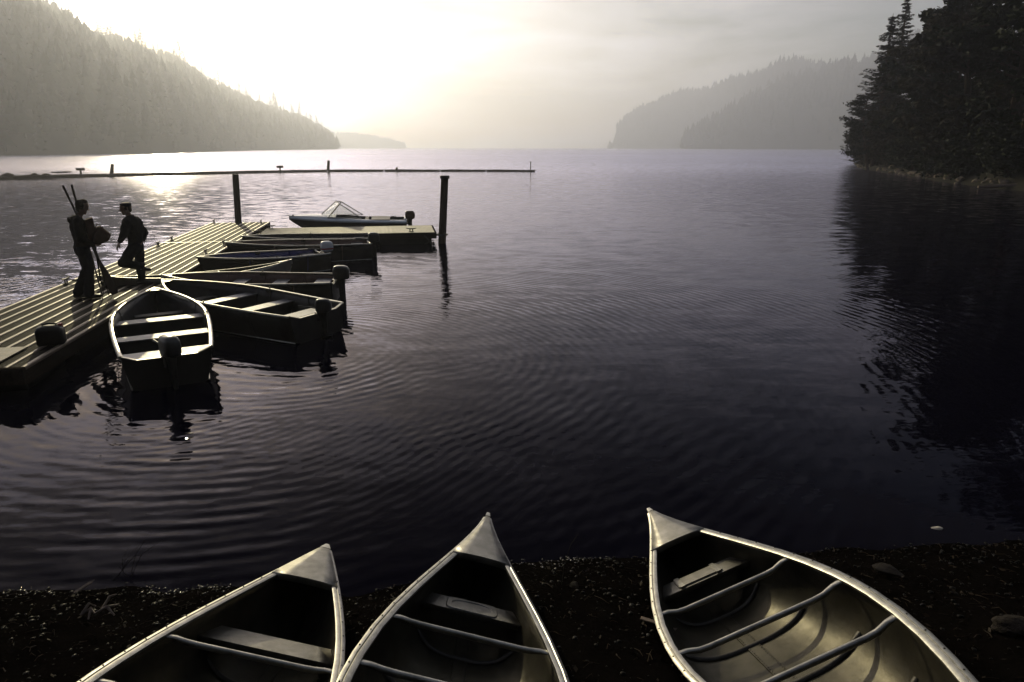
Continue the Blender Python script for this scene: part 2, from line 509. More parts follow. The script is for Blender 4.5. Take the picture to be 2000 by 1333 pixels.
def hill(label, prof, back, seed, ntrees, hmin, hmax, flabel, skyline=0, skylabel=None, skygroup=None, steep=0.75):
    """prof: list of (bearing tangent x/y, shore distance y, ridge distance y, ridge height)"""
    prof = [(u_, sy_ * (1 if seed == 3 else HK), ry_ * HK, rh_ * HK) for u_, sy_, ry_, rh_ in prof]
    back *= HK; hmin *= 0.6; hmax *= 1.05
    r_ = random.Random(seed)
    nu, nv = 140, 26
    us = np.linspace(prof[0][0], prof[-1][0], nu)

    def surf(u, v):
        sy, ry, rh = interp(prof, u)
        if v <= 1:
            y = sy + (ry - sy) * v
            z = rh * (v ** steep)
        else:
            y = ry + back * (v - 1); z = rh * max(0.0, 1 - (v - 1)) ** 1.0
        k = min(1.0, v * 3)
        z += k * rh * 0.035 * (math.sin(u * 31 + seed) + 0.6 * math.sin(u * 83 + v * 6 + seed)) * (0.4 + v if v < 1 else 1.4)
        return (u * y, y, z - (1.5 if v == 0 else 0))
    vs = list(np.linspace(0, 1, 16)) + list(np.linspace(1, 2, 8))[1:]
    V = np.array([surf(u, v) for v in vs for u in us])
    F = np.array([(j * nu + i, j * nu + i + 1, (j + 1) * nu + i + 1, (j + 1) * nu + i) for j in range(len(vs) - 1) for i in range(nu - 1)])
    h = np_mesh('hill', V, F, HILL, smooth=True)
    tag(h, kind='structure')
    VV, FF, n0 = [], [], 0
    for k in range(ntrees):
        u = r_.uniform(prof[0][0], prof[-1][0]); v = r_.random() ** 0.8 * 1.06
        p = surf(u, v)
        if p[2] < 0.3: continue
        cv, cf = CONS[k % 6]
        s = r_.uniform(hmin, hmax) * (0.75 if v < 0.05 else 1.0)
        a = r_.uniform(0, 6.28); ca, sa = math.cos(a), math.sin(a)
        w = r_.uniform(1.2, 2.1)
        q = np.stack([(cv[:, 0] * ca - cv[:, 1] * sa) * s * w, (cv[:, 0] * sa + cv[:, 1] * ca) * s * w, cv[:, 2] * s], 1) + np.array(p) - [0, 0, 0.8]
        VV.append(q); FF.append(cf + n0); n0 += len(cv)
    o = np_mesh('forest', np.concatenate(VV), np.concatenate(FF), FOREST)
    tag(o, flabel, 'forest', kind='stuff')
    return surf, r_


def far_tree(p, s, seed, label, group):
    """a conifer one can tell apart on the skyline: trunk and tiered ragged crown"""
    r_ = random.Random(seed)
    t = empty('conifer_tree', p)
    tag(t, label, 'tree', group)
    MB().tube([(0, 0, -1), (0, 0, s * 0.5), (0, 0, s * 0.97)], [s * 0.016, s * 0.011, s * 0.003], 6).build('trunk', BARK, t)
    m = MB()
    tiers = 11
    bare = r_.uniform(0.12, 0.3)
    slim = r_.uniform(0.13, 0.22)
    for k in range(tiers):
        f = k / (tiers - 1)
        z0 = s * (bare + (0.97 - bare) * f)
        rad = s * slim * (1 - f) ** 0.8 * r_.uniform(0.65, 1.2) + s * 0.012
        for j in range(7):
            a = r_.uniform(0, 6.28); q = rad * r_.uniform(0.5, 1.2)
            ca, sa = math.cos(a), math.sin(a); w = 0.22 * q + 0.2
            m.add([(0, 0, z0 + s * 0.05), (q * ca - w * sa, q * sa + w * ca, z0 - s * 0.012), (q * 1.1 * ca, q * 1.1 * sa, z0 + s * 0.004), (q * ca + w * sa, q * sa - w * ca, z0 - s * 0.012), (0, 0, z0 - s * 0.02)],
                  [(0, 1, 2), (0, 2, 3), (4, 2, 1), (4, 3, 2)])
    m.build('crown', FOREST, t)
    return t


# left hill: bearing = x / y
left_prof = [(-1.60, 200, 520, 190), (-1.05, 250, 640, 182), (-0.76, 290, 760, 160), (-0.66, 320, 850, 152), (-0.60, 350, 900, 143), (-0.52, 420, 1000, 128),
             (-0.46, 520, 1100, 112), (-0.40, 700, 1230, 92), (-0.345, 900, 1340, 72), (-0.29, 1150, 1450, 47), (-0.265, 1300, 1500, 30), (-0.25, 1420, 1520, 12), (-0.245, 1480, 1500, 2)]
lsurf, lr = hill('left', left_prof, 500, 3, 14000, 15, 28, 'dense dark conifer forest covering the hazy slope on the left')
for k in range(96):
    u = -0.70 + 0.45 * (k + lr.uniform(-0.5, 0.5)) / 95
    p = lsurf(u, 0.97 + lr.uniform(-0.03, 0.05))
    s = lr.uniform(26, 52)
    if k in (40, 42, 52, 78, 86): s = 66
    far_tree((p[0], p[1], p[2] - 1.0), s, 100 + k, 'conifer rising above the skyline of the hazy left slope', 'conifers along the left skyline')
# far point beyond it
hill('farleft', [(-0.29, 2500, 2900, 70), (-0.235, 2550, 2850, 52), (-0.20, 2600, 2800, 38), (-0.17, 2640, 2800, 28), (-0.152, 2700, 2780, 8), (-0.150, 2720, 2760, 2)], 300, 8, 900, 16, 26,
     'faint far wooded point beyond the left slope')
# right side hills
hill('farright', [(0.143, 2180, 2200, 3), (0.147, 2100, 2200, 62), (0.165, 2080, 2260, 100), (0.20, 2060, 2330, 140), (0.25, 2040, 2400, 190), (0.30, 1900, 2150, 200), (0.36, 1650, 1900, 202), (0.55, 1450, 1800, 202)],
     500, 21, 2600, 18, 30, 'pale conifer forest on the farther headland at the right', steep=0.6)
hill('nearright', [(0.238, 1480, 1490, 3), (0.243, 1400, 1500, 28), (0.27, 1380, 1540, 55), (0.30, 1350, 1560, 84), (0.34, 1320, 1600, 118), (0.42, 1250, 1600, 166), (0.50, 1050, 1500, 198), (0.62, 800, 1200, 202), (0.9, 600, 950, 202), (1.6, 450, 900, 202)],
     500, 34, 3800, 18, 30, 'grey conifer forest on the nearer headland at the right', steep=0.65)
hill('islet', [(0.1345, 1990, 2000, 1), (0.137, 1985, 2000, 8), (0.1385, 1985, 2000, 12), (0.141, 1990, 2000, 4), (0.1425, 1995, 2000, 1)], 12, 55, 34, 10, 20,
     'tiny tree covered islet off the farther headland')

# unseen wood added behind the camera to keep skylight off the foreground
r_ = random.Random(77); VV, FF, n0 = [], [], 0
for k in range(420):
    x, y = r_.uniform(-85, 70), -9 - 55 * r_.random()
    if abs(x) > 35 and r_.random() < 0.4: y = -9 - 25 * r_.random()
    cv, cf = CONS[k % 6]; sc_ = r_.uniform(17, 30); w_ = r_.uniform(1.2, 1.9)
    a = r_.uniform(0, 6.28); ca, sa = math.cos(a), math.sin(a)
    VV.append(np.stack([(cv[:, 0] * ca - cv[:, 1] * sa) * sc_ * w_, (cv[:, 0] * sa + cv[:, 1] * ca) * sc_ * w_, cv[:, 2] * sc_], 1) + np.array([x, y, beach_z(x, y) - 1.0])); FF.append(cf + n0); n0 += len(cv)
tag(np_mesh('forest', np.concatenate(VV), np.concatenate(FF), FOREST), 'unseen conifer wood added behind the canoes to block skylight', 'forest', kind='stuff')

# ------------------------------------------------------------------ wooded right shore
RSHORE = [(20, 31), (48, 36.8), (55, 38.3), (63, 39.6), (81, 45.6), (100, 51.0), (105, 52.4), (115, 56.6), (148, 71.5), (160, 84), (190, 130), (230, 250)]


def right_ground(x, y):
    sx = interp(RSHORE, y)[0]
    d = x - sx
    z = 0.9 * (1 - math.exp(-max(d, 0) / 2.0)) + max(0, d - 1) * 0.45 if d > 0 else d * 0.4
    if y > 150: z *= max(0.1, 1 - (y - 150) / 140)
    if d > 0: z += 0.25 * vnoise(x * 0.4, y * 0.4)
    return max(-4.1, min(z, 45))


gx = np.concatenate([np.linspace(26, 100, 75), np.linspace(104, 300, 30)])
gy = np.linspace(10, 235, 100)
V = np.array([(x, y, right_ground(x, y)) for y in gy for x in gx]); nx = len(gx)
F = np.array([(j * nx + i, j * nx + i + 1, (j + 1) * nx + i + 1, (j + 1) * nx + i) for j in range(len(gy) - 1) for i in range(nx - 1)])
tag(np_mesh('terrain', V, F, HILL, smooth=True), kind='structure')


def leaf_quads(centers, size, r_, flat=0.5):
    n = len(centers)
    C = np.asarray(centers)
    rs = np.random.RandomState(r_.randrange(1 << 30))
    a = rs.normal(size=(n, 3)); a[:, 2] *= flat; a /= np.linalg.norm(a, axis=1)[:, None]
    b = np.cross(a, rs.normal(size=(n, 3))); b /= np.linalg.norm(b, axis=1)[:, None]
    s = size * rs.uniform(0.6, 1.3, (n, 1))
    V = np.concatenate([C - a * s, C + b * s * 0.5, C + a * s, C - b * s * 0.5], 1).reshape(-1, 3)
    F = np.arange(n * 4).reshape(-1, 4)
    return V, F


def leafy_tree(x, y, h, w, seed, label, mtl, nleaf=7000, low=0.12, size=0.26):
    r_ = random.Random(seed); rs = np.random.RandomState(seed)
    z = right_ground(x, y)
    t = empty('broadleaf_tree', (x, y, z - 0.2))
    tag(t, label, 'tree', 'broadleaf trees on the right shore')
    m = MB()
    lean = Vector((r_.uniform(-0.12, 0.02) * h, r_.uniform(-0.05, 0.05) * h, 0))
    tr = [Vector((0, 0, 0)), lean * 0.3 + Vector((0, 0, h * 0.3)), lean * 0.7 + Vector((0, 0, h * 0.6)), lean + Vector((0, 0, h * 0.9))]
    m.tube(tr, [h * 0.02, h * 0.016, h * 0.010, h * 0.003], 8)
    tips = []
    for k in range(34):
        f = r_.uniform(low + 0.04, 0.95)
        i = min(2, int(f / 0.9 * 3)); b = tr[i].lerp(tr[i + 1], min(1, max(0, (f * 3 / 0.9) - i)))
        a = r_.uniform(0, 6.28)
        prof = math.sin(math.pi * min(1, (f - low) / (1 - low) * 0.80 + 0.14)) ** 0.7
        q = w * prof * r_.uniform(0.55, 1.12)
        e = b + Vector((q * math.cos(a), q * math.sin(a), q * r_.uniform(0.05, 0.5)))
        md = b.lerp(e, 0.55) + Vector((0, 0, q * 0.08))
        m.tube([b, md, e], [h * 0.006, h * 0.004, h * 0.0015], 5)
        tips += [(e, q), (md, q), (b.lerp(e, 0.8), q)]
    m.build('trunk', BARK, t)
    C = []
    per = nleaf // len(tips)
    for e, q in tips:
        cr = r_.uniform(0.55, 1.25) * max(0.8, w * 0.20)
        d = rs.normal(size=(per, 3)); d /= np.linalg.norm(d, axis=1)[:, None]
        C.append(np.array(e) + d * (rs.uniform(0.3, 1, (per, 1)) ** 0.5) * cr * np.array([1.15, 1.15, 0.7]))
    V, F = leaf_quads(np.concatenate(C), size, r_)
    np_mesh('crown', V, F, mtl, t)
    return t


def conifer(x, y, h, seed, label, w=0.20, bare=0.08, oneside=False):
    """near conifer: whorls of down-and-up-curved boughs carrying needle sprays"""
    r_ = random.Random(seed); rs = np.random.RandomState(seed)
    z = right_ground(x, y)
    t = empty('conifer_tree', (x, y, z - 0.3))
    tag(t, label, 'tree', 'conifers on the right shore')
    m = MB()
    m.tube([(0, 0, 0), (0.1, 0, h * 0.4), (0, 0.05, h * 0.8), (0, 0, h)], [h * 0.016, h * 0.012, h * 0.006, 0.02], 8)
    VV, n0 = [], 0
    zz = h * bare
    while zz < h * 0.985:
        f = zz / h
        ln = h * w * (1 - f) ** 0.85 * r_.uniform(0.85, 1.15) + 0.25
        nb = 6
        a0 = r_.uniform(0, 6.28)
        for k in range(nb):
            a = a0 + 6.28 * k / nb + r_.uniform(-0.25, 0.25)
            l = ln * r_.uniform(0.4, 1.15)
            ca, sa = math.cos(a), math.sin(a)
            zk_ = zz; zz += r_.uniform(-0.016, 0.016) * h
            pts = []
            for i in range(7):
                s = i / 6
                dz = l * (-0.32 * s + 0.36 * s * s) + r_.uniform(-.02, .02) * l
                pts.append(Vector((ca * l * s, sa * l * s, zz + dz)))
            m.tube([pts[0], pts[3], pts[6]], [0.05 + l * 0.008, 0.03, 0.012], 4)
            nn = int(14 + l * 17)
            s = rs.uniform(0.12, 1.03, nn)
            px = ca * l * s; py = sa * l * s
            pz = zz + l * (-0.32 * s + 0.36 * s * s)
            wd = (0.10 + 0.16 * l) * (1.05 - s) + 0.10
            off = rs.uniform(-1, 1, nn) * wd
            cx = px - sa * off; cy = py + ca * off; cz = pz - rs.uniform(0, 0.22, nn) - np.abs(off) * 0.25
            dirx = ca * 0.8 - sa * np.sign(off) * 0.6; diry = sa * 0.8 + ca * np.sign(off) * 0.6
            sz = rs.uniform(0.16, 0.34, nn)
            A = np.stack([cx, cy, cz], 1); D = np.stack([dirx, diry, rs.uniform(-0.5, 0.25, nn)], 1) * sz[:, None]
            S = np.stack([-diry, dirx, rs.uniform(-0.6, 0.6, nn)], 1) * (sz * 0.32)[:, None]
            VV.append(np.stack([A - D, A + S, A + D, A - S], 1).reshape(-1, 3))
            zz = zk_
        zz += h * 0.022 * r_.uniform(0.8, 1.2) + 0.06
    m.build('trunk', BARK, t)
    V = np.concatenate(VV)
    np_mesh('crown', V, np.arange(len(V)).reshape(-1, 4), NEEDLE, t)
    return t


def snag_pine(x, y, h, seed, label):
    """ragged leaning pine at the water's edge"""
    r_ = random.Random(seed); rs = np.random.RandomState(seed)
    z = right_ground(x, y)
    t = empty('pine_tree', (x, y, z - 0.3)); tag(t, label, 'tree')
    m = MB(); C = []
    tr = [Vector((0, 0, 0)), Vector((-1.0, 0, h * 0.35)), Vector((-1.6, 0.2, h * 0.7)), Vector((-1.4, 0, h))]
    m.tube(tr, [0.22, 0.16, 0.09, 0.03], 7)
    for k in range(16):
        f = 0.22 + 0.76 * k / 15
        i = min(2, int(f * 3)); b = tr[i].lerp(tr[i + 1], f * 3 - i)
        a = r_.uniform(2.2, 4.1); l = r_.uniform(1.2, 3.2) * (1.1 - 0.5 * f)
        e = b + Vector((l * math.cos(a), l * math.sin(a), r_.uniform(-0.25, 0.35) * l))
        md = b.lerp(e, 0.5) + Vector((0, 0, -0.1 * l))
        m.tube([b, md, e], [0.06, 0.035, 0.012], 5)
        for q in (md.lerp(e, 0.3), e, md.lerp(e, 0.7)):
            n = 70
            d = rs.normal(size=(n, 3)) * np.array([0.42, 0.42, 0.14])
            C.append(np.array(q) + d)
    m.build('trunk', BARK, t)
    V, F = leaf_quads(np.concatenate(C), 0.17, r_)
    np_mesh('crown', V, F, NEEDLE, t)


conifer(58.6, 111, 23.4, 11, 'taller of the two conifer tips above the right shore trees', 0.20)
conifer(52.9, 103.5, 20.9, 12, 'broad conifer with upswept boughs at the left end of the right shore', 0.29, 0.20)
conifer(55.6, 108, 16.5, 13, 'shorter dark conifer behind the leftmost shore conifer', 0.30, 0.03)
snag_pine(51.4, 101.5, 10.5, 14, 'ragged leaning pine hanging over the water at the point')
trees = [
    (57.0, 99, 14.0, 4.2, 'olive broadleaf tree just right of the shore conifers', LEAF2),
    (53.3, 98, 7.5, 3.0, 'low bushy broadleaf tree at the foot of the shore conifers', LEAF2),
    (52.0, 88, 17.2, 5.0, 'rounded broadleaf tree with a domed top beside the conifers', LEAF2),
    (49.2, 77, 22.5, 5.6, 'tall green broadleaf tree cut by the top of the picture', LEAF),
    (47.2, 81, 12.5, 4.4, 'mid height green tree overhanging the shore rocks', LEAF),
    (43.9, 69, 14.0, 4.8, 'broadleaf tree low over the pale shore rocks', LEAF2),
    (46.8, 67, 25.0, 6.2, 'very tall dark broadleaf tree second from the right', LEAF),
    (42.3, 58.5, 20.0, 5.6, 'dark broadleaf tree above the fallen pale log', LEAF),
    (44.0, 53, 26.0, 6.5, 'tallest dark tree at the right edge of the picture', LEAF),
    (40.5, 47, 20.0, 5.6, 'dark tree nearest along the right shore', LEAF),
    (57.5, 93, 15.0, 5.0, 'green tree half hidden behind the domed one', LEAF),
    (54.5, 75, 27.0, 6.8, 'dark tree rising behind the tall green broadleaf', LEAF),
    (59.5, 107, 15.5, 4.8, 'olive tree between the taller conifer and the hillside', LEAF2),
    (66.5, 134, 9.5, 3.6, 'small tree far out on the tip of the point', LEAF2),
]
for k, (x, y, h, w, lb, mt) in enumerate(trees):
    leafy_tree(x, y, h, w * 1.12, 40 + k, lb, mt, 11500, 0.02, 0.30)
# shoreline shrubs
shrub_lb = ['low olive shrub on the tip of the right point', 'rounded shrub behind the tip of the right point', 'shrub under the low bushy shore tree', 'shrub hanging above the first pale rocks',
            'shrub between the pale rocks and the green tree', 'leafy shrub over the middle of the rocky bank', 'dark shrub left of the fallen log', 'dark shrub right above the fallen log', 'shrub closest along the right bank']
for k, (x, y) in enumerate([(69.5, 140), (60.5, 121), (54.3, 106), (51.9, 98), (49.2, 89.5), (47.2, 83), (44.0, 73), (41.4, 65), (40.2, 57)]):
    r_ = random.Random(300 + k); rs = np.random.RandomState(300 + k)
    z = right_ground(x, y)
    t = empty('shrub', (x, y, z - 0.1)); tag(t, shrub_lb[k], 'shrub', 'shrubs along the right bank')
    m = MB(); C = []
    for j in range(16):
        a = r_.uniform(0, 6.28); q = r_.uniform(0.3, 2.2); hh = r_.uniform(1.2, 4.2)
        e = Vector((q * math.cos(a), q * math.sin(a), hh))
        m.tube([(0, 0, 0), e * 0.5 + Vector((0, 0, .2)), e], [0.05, 0.03, 0.01], 4)
        for q2 in (e, e * 0.6):
            d = rs.normal(size=(95, 3)) * np.array([0.6, 0.6, 0.45]); C.append(np.array(q2) + d)
    m.build('stem', BARK, t)
    V, F = leaf_quads(np.concatenate(C), 0.2, r_)
    np_mesh('foliage', V, F, LEAF2 if k < 4 else LEAF, t)


def rock_mesh(name, mtl, seed, sub=2):
    r_ = random.Random(seed)
    import bmesh
    bm = bmesh.new()
    bmesh.ops.create_icosphere(bm, subdivisions=sub, radius=1.0)
    ph = [r_.uniform(0, 6) for _ in range(6)]
    for v in bm.verts:
        c = v.co
        k = 1 + 0.22 * math.sin(c.x * 2.3 + ph[0]) * math.cos(c.y * 2.7 + ph[1]) + 0.12 * math.sin(c.z * 4 + c.x * 3 + ph[2]) + r_.uniform(-0.05, 0.05)
        v.co = Vector((c.x * k, c.y * k * 0.8, c.z * k * 0.6))
    me = bpy.data.meshes.new(name); bm.to_mesh(me); bm.free(); me.materials.append(mtl)
    return me


shore_rocks = [rock_mesh('shore_rock', SHOREROCK, 60 + k, 1) for k in range(4)]
for k in range(42):
    f = k / 41
    y = 116 - 60 * f ** 0.8 + rng.uniform(-1, 1)
    sx = interp(RSHORE, y)[0]
    x = sx + rng.uniform(0.0, 1.3)
    o = bpy.data.objects.new('shore_rock', shore_rocks[k % 4]); COL.objects.link(o)
    s = rng.uniform(0.2, 0.55) * (1.4 if rng.random() < 0.15 else 1)
    o.location = (x, y, max(0.05, right_ground(x, y)) + s * 0.1); o.scale = (s, s, s); o.rotation_euler = (rng.uniform(-.3, .3), rng.uniform(-.3, .3), rng.uniform(0, 6.28))
    tag(o, 'pale rock at the waterline under the right shore trees', 'rock', 'pale rocks along the right shore')
lg = MB().tube([(-2.2, 0, 0.1), (-1, 0.15, 0.16), (1, 0.05, 0.28), (2.4, -0.1, 0.42)], [0.10, 0.14, 0.15, 0.17], 9).build('fallen_log', DRIFT, None, 60)
lg.location = (38.6, 54.2, 0.05); lg.rotation_euler = (0, 0, R(-12))
tag(lg, 'pale fallen log at the waterline near the right edge', 'log')
br = MB().tube([(0, 0, 0), (-1.3, 0, 0.35), (-2.6, 0.1, 0.4), (-3.6, 0, 0.75)], [0.07, 0.05, 0.035, 0.015], 6)
br.tube([(-1.3, 0, 0.35), (-2.2, .2, .05)], [0.03, 0.012], 5)
br = br.build('dead_branch', DRIFT, None, 60); br.location = (71.3, 147, 0.3)
tag(br, 'bare dead branch sticking out over water at the right point', 'branch')

# ------------------------------------------------------------------ log boom
boom_pts = [(-62, 60), (-51.1, 70.0), (-48.9, 73.6), (-44.8, 77.7), (-41.6, 81.4), (-37.9, 83.9), (-34.4, 87.3), (-29.9, 91.0), (-24.7, 94.0), (-17.3, 95.1), (-9.7, 95.2), (-3.5, 95.2), (3.1, 94.2)]
boom_lb = ['boom log cut by the left edge of the picture', 'boom log lying among drift debris at the left', 'boom log carrying a small square float post', 'boom log with a leaning stub post at its end',
           'boom log left of the sun glare', 'boom log directly below the sun glare', 'boom log right of the sun glare', 'boom log with a flat topped stub behind the left pile', 'boom log with a thick leaning stub post',
           'boom log right of the thick stub post', 'thin boom log left of the right pile', 'thinnest boom log at the far right end']
for k, (a, b) in enumerate(zip(boom_pts, boom_pts[1:])):
    a, b = Vector((*a, 0)), Vector((*b, 0))
    d = (b - a); ln = d.length; ang = math.atan2(d.y, d.x)
    rad = 0.30 - 0.012 * k
    t = empty('boom_log', a.lerp(b, 0.5), ang)
    tag(t, boom_lb[k], 'log', 'logs of the floating boom')
    r_ = random.Random(k)
    m = MB().tube([(-ln / 2 * 0.985, 0, 0.08), (-ln / 4, r_.uniform(-.05, .05), 0.10), (ln / 4, r_.uniform(-.05, .05), 0.08), (ln / 2 * 0.985, 0, 0.09)], [rad, rad * 1.05, rad * .97, rad * .9], 10)
    m.build('trunk', LOG, t, 60)
    c = MB().tube([(ln / 2 * 0.95, 0, rad * 0.8), (ln / 2 * 0.99, 0, rad + 0.12), (ln / 2 * 1.02, 0, rad * 0.8)], 0.03, 5)
    c.build('chain', DARKMETAL, t)
stubs = [((-47.0, 76.6), 0.75, 0, 'T', 'small square topped post on the boom above the oar tips'), ((-44.6, 78.2), 1.25, 0.22, 'S', 'leaning stub post on the boom near the left end'),
         ((-30.0, 91.0), 0.62, 0, 'T', 'flat topped stub on the boom right of the left pile'), ((-24.6, 94.1), 1.35, 0.12, 'S', 'thick stub post on the boom left of centre'),
         ((-15.6, 95.3), 0.45, 0.0, 'B', 'tiny stub on the boom midway to its right end'), ((2.5, 94.4), 1.15, 0.0, 'P', 'thin marker post at the right tip of the boom')]
for (x, y), h, lean, kd, lb in stubs:
    t = empty('stub_post', (x, y, 0.1)); tag(t, lb, 'post')
    w = {'T': 0.10, 'S': 0.20, 'B': 0.16, 'P': 0.06}[kd]
    MB().tube([(0, 0, 0.1), (lean * h * 0.5, 0, h * 0.55), (lean * h, 0, h)], [w, w * 0.95, w * 0.85], 8).build('post', LOG, t, 60)
    if kd == 'T':
        MB().box((0, 0, h), (0.75, 0.4, 0.28)).build('cap_block', LOG, t)
    if kd == 'P':
        MB().box((0, 0, h), (0.22, 0.1, 0.1)).build('cap_block', LOG, t)
debris_lb = ['dark drift block at the left picture edge', 'drift stump in the debris raft by the boom', 'pale drift plank lying on the debris raft', 'low drift log in front of the boom debris', 'dark drift lump left of the pale plank']
for k, (x, y, sx, sy, sz) in enumerate([(-51.2, 71.2, 1.1, .8, .75), (-49.6, 72.6, .9, .7, .5), (-47.3, 74.0, 1.9, .3, .18), (-47.6, 71.6, 5.2, .5, .34), (-48.5, 73.2, .9, .6, .55)]):
    o = bpy.data.objects.new('drift_wood', rock_mesh('drift_wood', DRIFT if k == 2 else LOG, 80 + k, 2)); COL.objects.link(o)
    o.location = (x, y, 0.25 if k != 2 else 0.62); o.scale = (sx / 2, sy / 2, sz); o.rotation_euler = (0, 0, R(35))
    tag(o, debris_lb[k], 'driftwood', 'drift pieces at the left end of the boom')

# ------------------------------------------------------------------ main dock
DZ = 0.38
du = Vector((-2.76, 16.8, 0)).normalized()          # along, away from the shore
dn = Vector((-du.y, du.x, 0))                        # to the left
DW = 2.12
d0 = Vector((-6.26, 8.36, 0))                        # near right corner
ang = math.atan2(du.y, du.x)
dock = empty('dock', (d0.x, d0.y, 0), ang)           # local +x = along, +y = left
tag(dock, 'long floating dock of striped boards running out from the left', 'dock')
secs = [(0.0, 6.36), (6.40, 12.33), (12.37, 18.1)]
NB = 9
pitch_b = DW / NB
for k, (a, b) in enumerate(secs):
    ln = b - a
    fr = MB()
    for yy in (0.06, DW - 0.06): fr.box((a + ln / 2, yy, DZ - 0.13), (ln, 0.10, 0.19))
    for xx in np.linspace(a + 0.06, b - 0.06, 5): fr.box((xx, DW / 2, DZ - 0.14), (0.10, DW - 0.224, 0.16))
    fr = fr.build('section_frame', DOCKBEAM, dock)
    bw = pitch_b - 0.062
    bme = MB()
    # board with slightly crowned top
    prof = [(-bw / 2, -0.03), (bw / 2, -0.03), (bw / 2, 0.0), (bw / 4, 0.004), (0, 0.005), (-bw / 4, 0.004), (-bw / 2, 0.0)]
    pl = ln - (1.25 if False else 0.0)
    bme.rings([[(x, p, q) for p, q in prof] for x in np.linspace(-pl / 2, pl / 2, 4)])
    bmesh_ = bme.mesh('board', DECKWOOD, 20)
    sme = MB()
    sprof = [(-0.030, -0.03), (0.030, -0.03), (0.030, 0.006), (0.022, 0.015), (0, 0.018), (-0.022, 0.015), (-0.030, 0.006)]
    sme.rings([[(x, p, q) for p, q in sprof] for x in np.linspace(-ln / 2, ln / 2, 4)])
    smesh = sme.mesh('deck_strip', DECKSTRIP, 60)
    r_ = random.Random(k)
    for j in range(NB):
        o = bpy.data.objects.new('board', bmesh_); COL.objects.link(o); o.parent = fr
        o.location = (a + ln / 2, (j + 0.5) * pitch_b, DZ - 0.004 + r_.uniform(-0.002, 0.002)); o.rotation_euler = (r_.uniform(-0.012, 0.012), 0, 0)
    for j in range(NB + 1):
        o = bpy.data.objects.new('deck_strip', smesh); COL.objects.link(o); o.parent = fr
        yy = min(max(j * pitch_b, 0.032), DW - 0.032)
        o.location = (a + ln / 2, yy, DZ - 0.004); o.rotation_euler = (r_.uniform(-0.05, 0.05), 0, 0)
    fl = MB()
    for xx in np.linspace(a + 0.8, b - 0.8, 4):
        fl.box((xx, DW / 2, 0.05), (1.1, DW - 0.3, 0.36))
    fl.build('float', FLOATMAT, dock)
# near-end kick plate and two pale cover plates
MB().box((-0.035, DW / 2, DZ - 0.10), (0.06, DW, 0.22)).build('end_board', DOCKBEAM, dock)
MB().box((0.50, 0.62, DZ + 0.018), (0.92, 0.40, 0.012)).build('cover_plate', DECKPLATE, dock)
MB().box((0.62, 1.06, DZ + 0.018), (1.10, 0.40, 0.012)).build('cover_plate', DECKPLATE, dock)
MB().box((0.62, 1.50, DZ + 0.018), (1.10, 0.40, 0.012)).build('cover_plate', DECKPLATE, dock)
for xx in (6.38, 12.35):
    MB().box((xx, DW / 2, DZ + 0.012), (0.05, DW - 0.01, 0.012)).build('joint_strip', DECKSTRIP, dock)


def cleat_mesh(s=1.0):
    m = MB()
    m.box((0, 0, 0.008 * s), (0.16 * s, 0.07 * s, 0.016 * s))
    m.tube([(-0.045 * s, 0, 0.01), (-0.045 * s, 0, 0.09 * s)], 0.016 * s, 7)
    m.tube([(0.045 * s, 0, 0.01), (0.045 * s, 0, 0.09 * s)], 0.016 * s, 7)
    m.tube([(-0.17 * s, 0, 0.115 * s), (-0.09 * s, 0, 0.098 * s), (0, 0, 0.094 * s), (0.09 * s, 0, 0.098 * s), (0.17 * s, 0, 0.115 * s)], [0.010 * s, 0.018 * s, 0.020 * s, 0.018 * s, 0.010 * s], 8)
    return m.mesh('cleat', DARKMETAL, 50)


CLEAT = cleat_mesh()
dinv = Matrix.Rotation(-ang, 3, 'Z')
for x, y in [(-9.30, 13.9), (-10.2, 19.6), (-10.38, 20.85), (-11.3, 25.85), (-9.36, 25.7), (-8.42, 19.95), (-8.12, 18.05), (-7.3, 14.2)]:
    o = bpy.data.objects.new('cleat', CLEAT); COL.objects.link(o); o.parent = dock
    q = dinv @ (Vector((x, y, 0)) - d0)
    o.location = (q.x, min(max(q.y, 0.1), DW - 0.1), DZ + 0.014)

# ------------------------------------------------------------------ finger dock
fu = Vector((0.986, 0.165, 0)); fa = math.atan2(fu.y, fu.x)
f0 = Vector((-8.22, 21.98, 0))                       # front left corner, against the main dock
FL, FW = 5.72, 2.15
finger = empty('finger_dock', (f0.x, f0.y, 0), fa)
tag(finger, 'short ribbed finger dock branching right towards the far pile', 'dock')
n = 128
rs_ = []
for i in range(n * 2 + 1):
    x = FL * i / (n * 2)
    z = DZ + (0.012 if i % 2 else 0.0)
    rs_.append([(x, 0, z), (x, FW, z), (x, FW, DZ - 0.05), (x, 0, DZ - 0.05)])
MB().rings(rs_).build('ribbed_deck', FINGER, finger)
m = MB(); m.box((FL / 2, -0.03, DZ - 0.10), (FL, 0.05, 0.20)); m.build('front_board', DOCKBEAM, finger)
m = MB(); m.box((FL / 2, FW + 0.03, DZ - 0.10), (FL, 0.05, 0.20)); m.build('back_board', DOCKBEAM, finger)
m = MB(); m.box((FL + 0.03, FW / 2, DZ - 0.10), (0.05, FW + 0.10, 0.20)); m.build('end_board', DOCKBEAM, finger)
for xx in (0.95, 2.9, 4.75):
    MB().box((xx, FW / 2, 0.06), (1.72, FW - 0.12, 0.44)).build('float', FLOATMAT, finger)
m = MB(); m.tube([(FL - 0.35, -0.06, 0.28), (FL - 0.18, -0.06, 0.1), (FL - 0.35, -0.06, -.02)], 0.03, 6); m.build('hook', DARKMETAL, finger)
for x, y in [(0.15, 1.95), (0.05, 0.35), (4.95, 0.25)]:
    o = bpy.data.objects.new('cleat', CLEAT); COL.objects.link(o); o.parent = finger
    o.location = (x, y, DZ + 0.012)
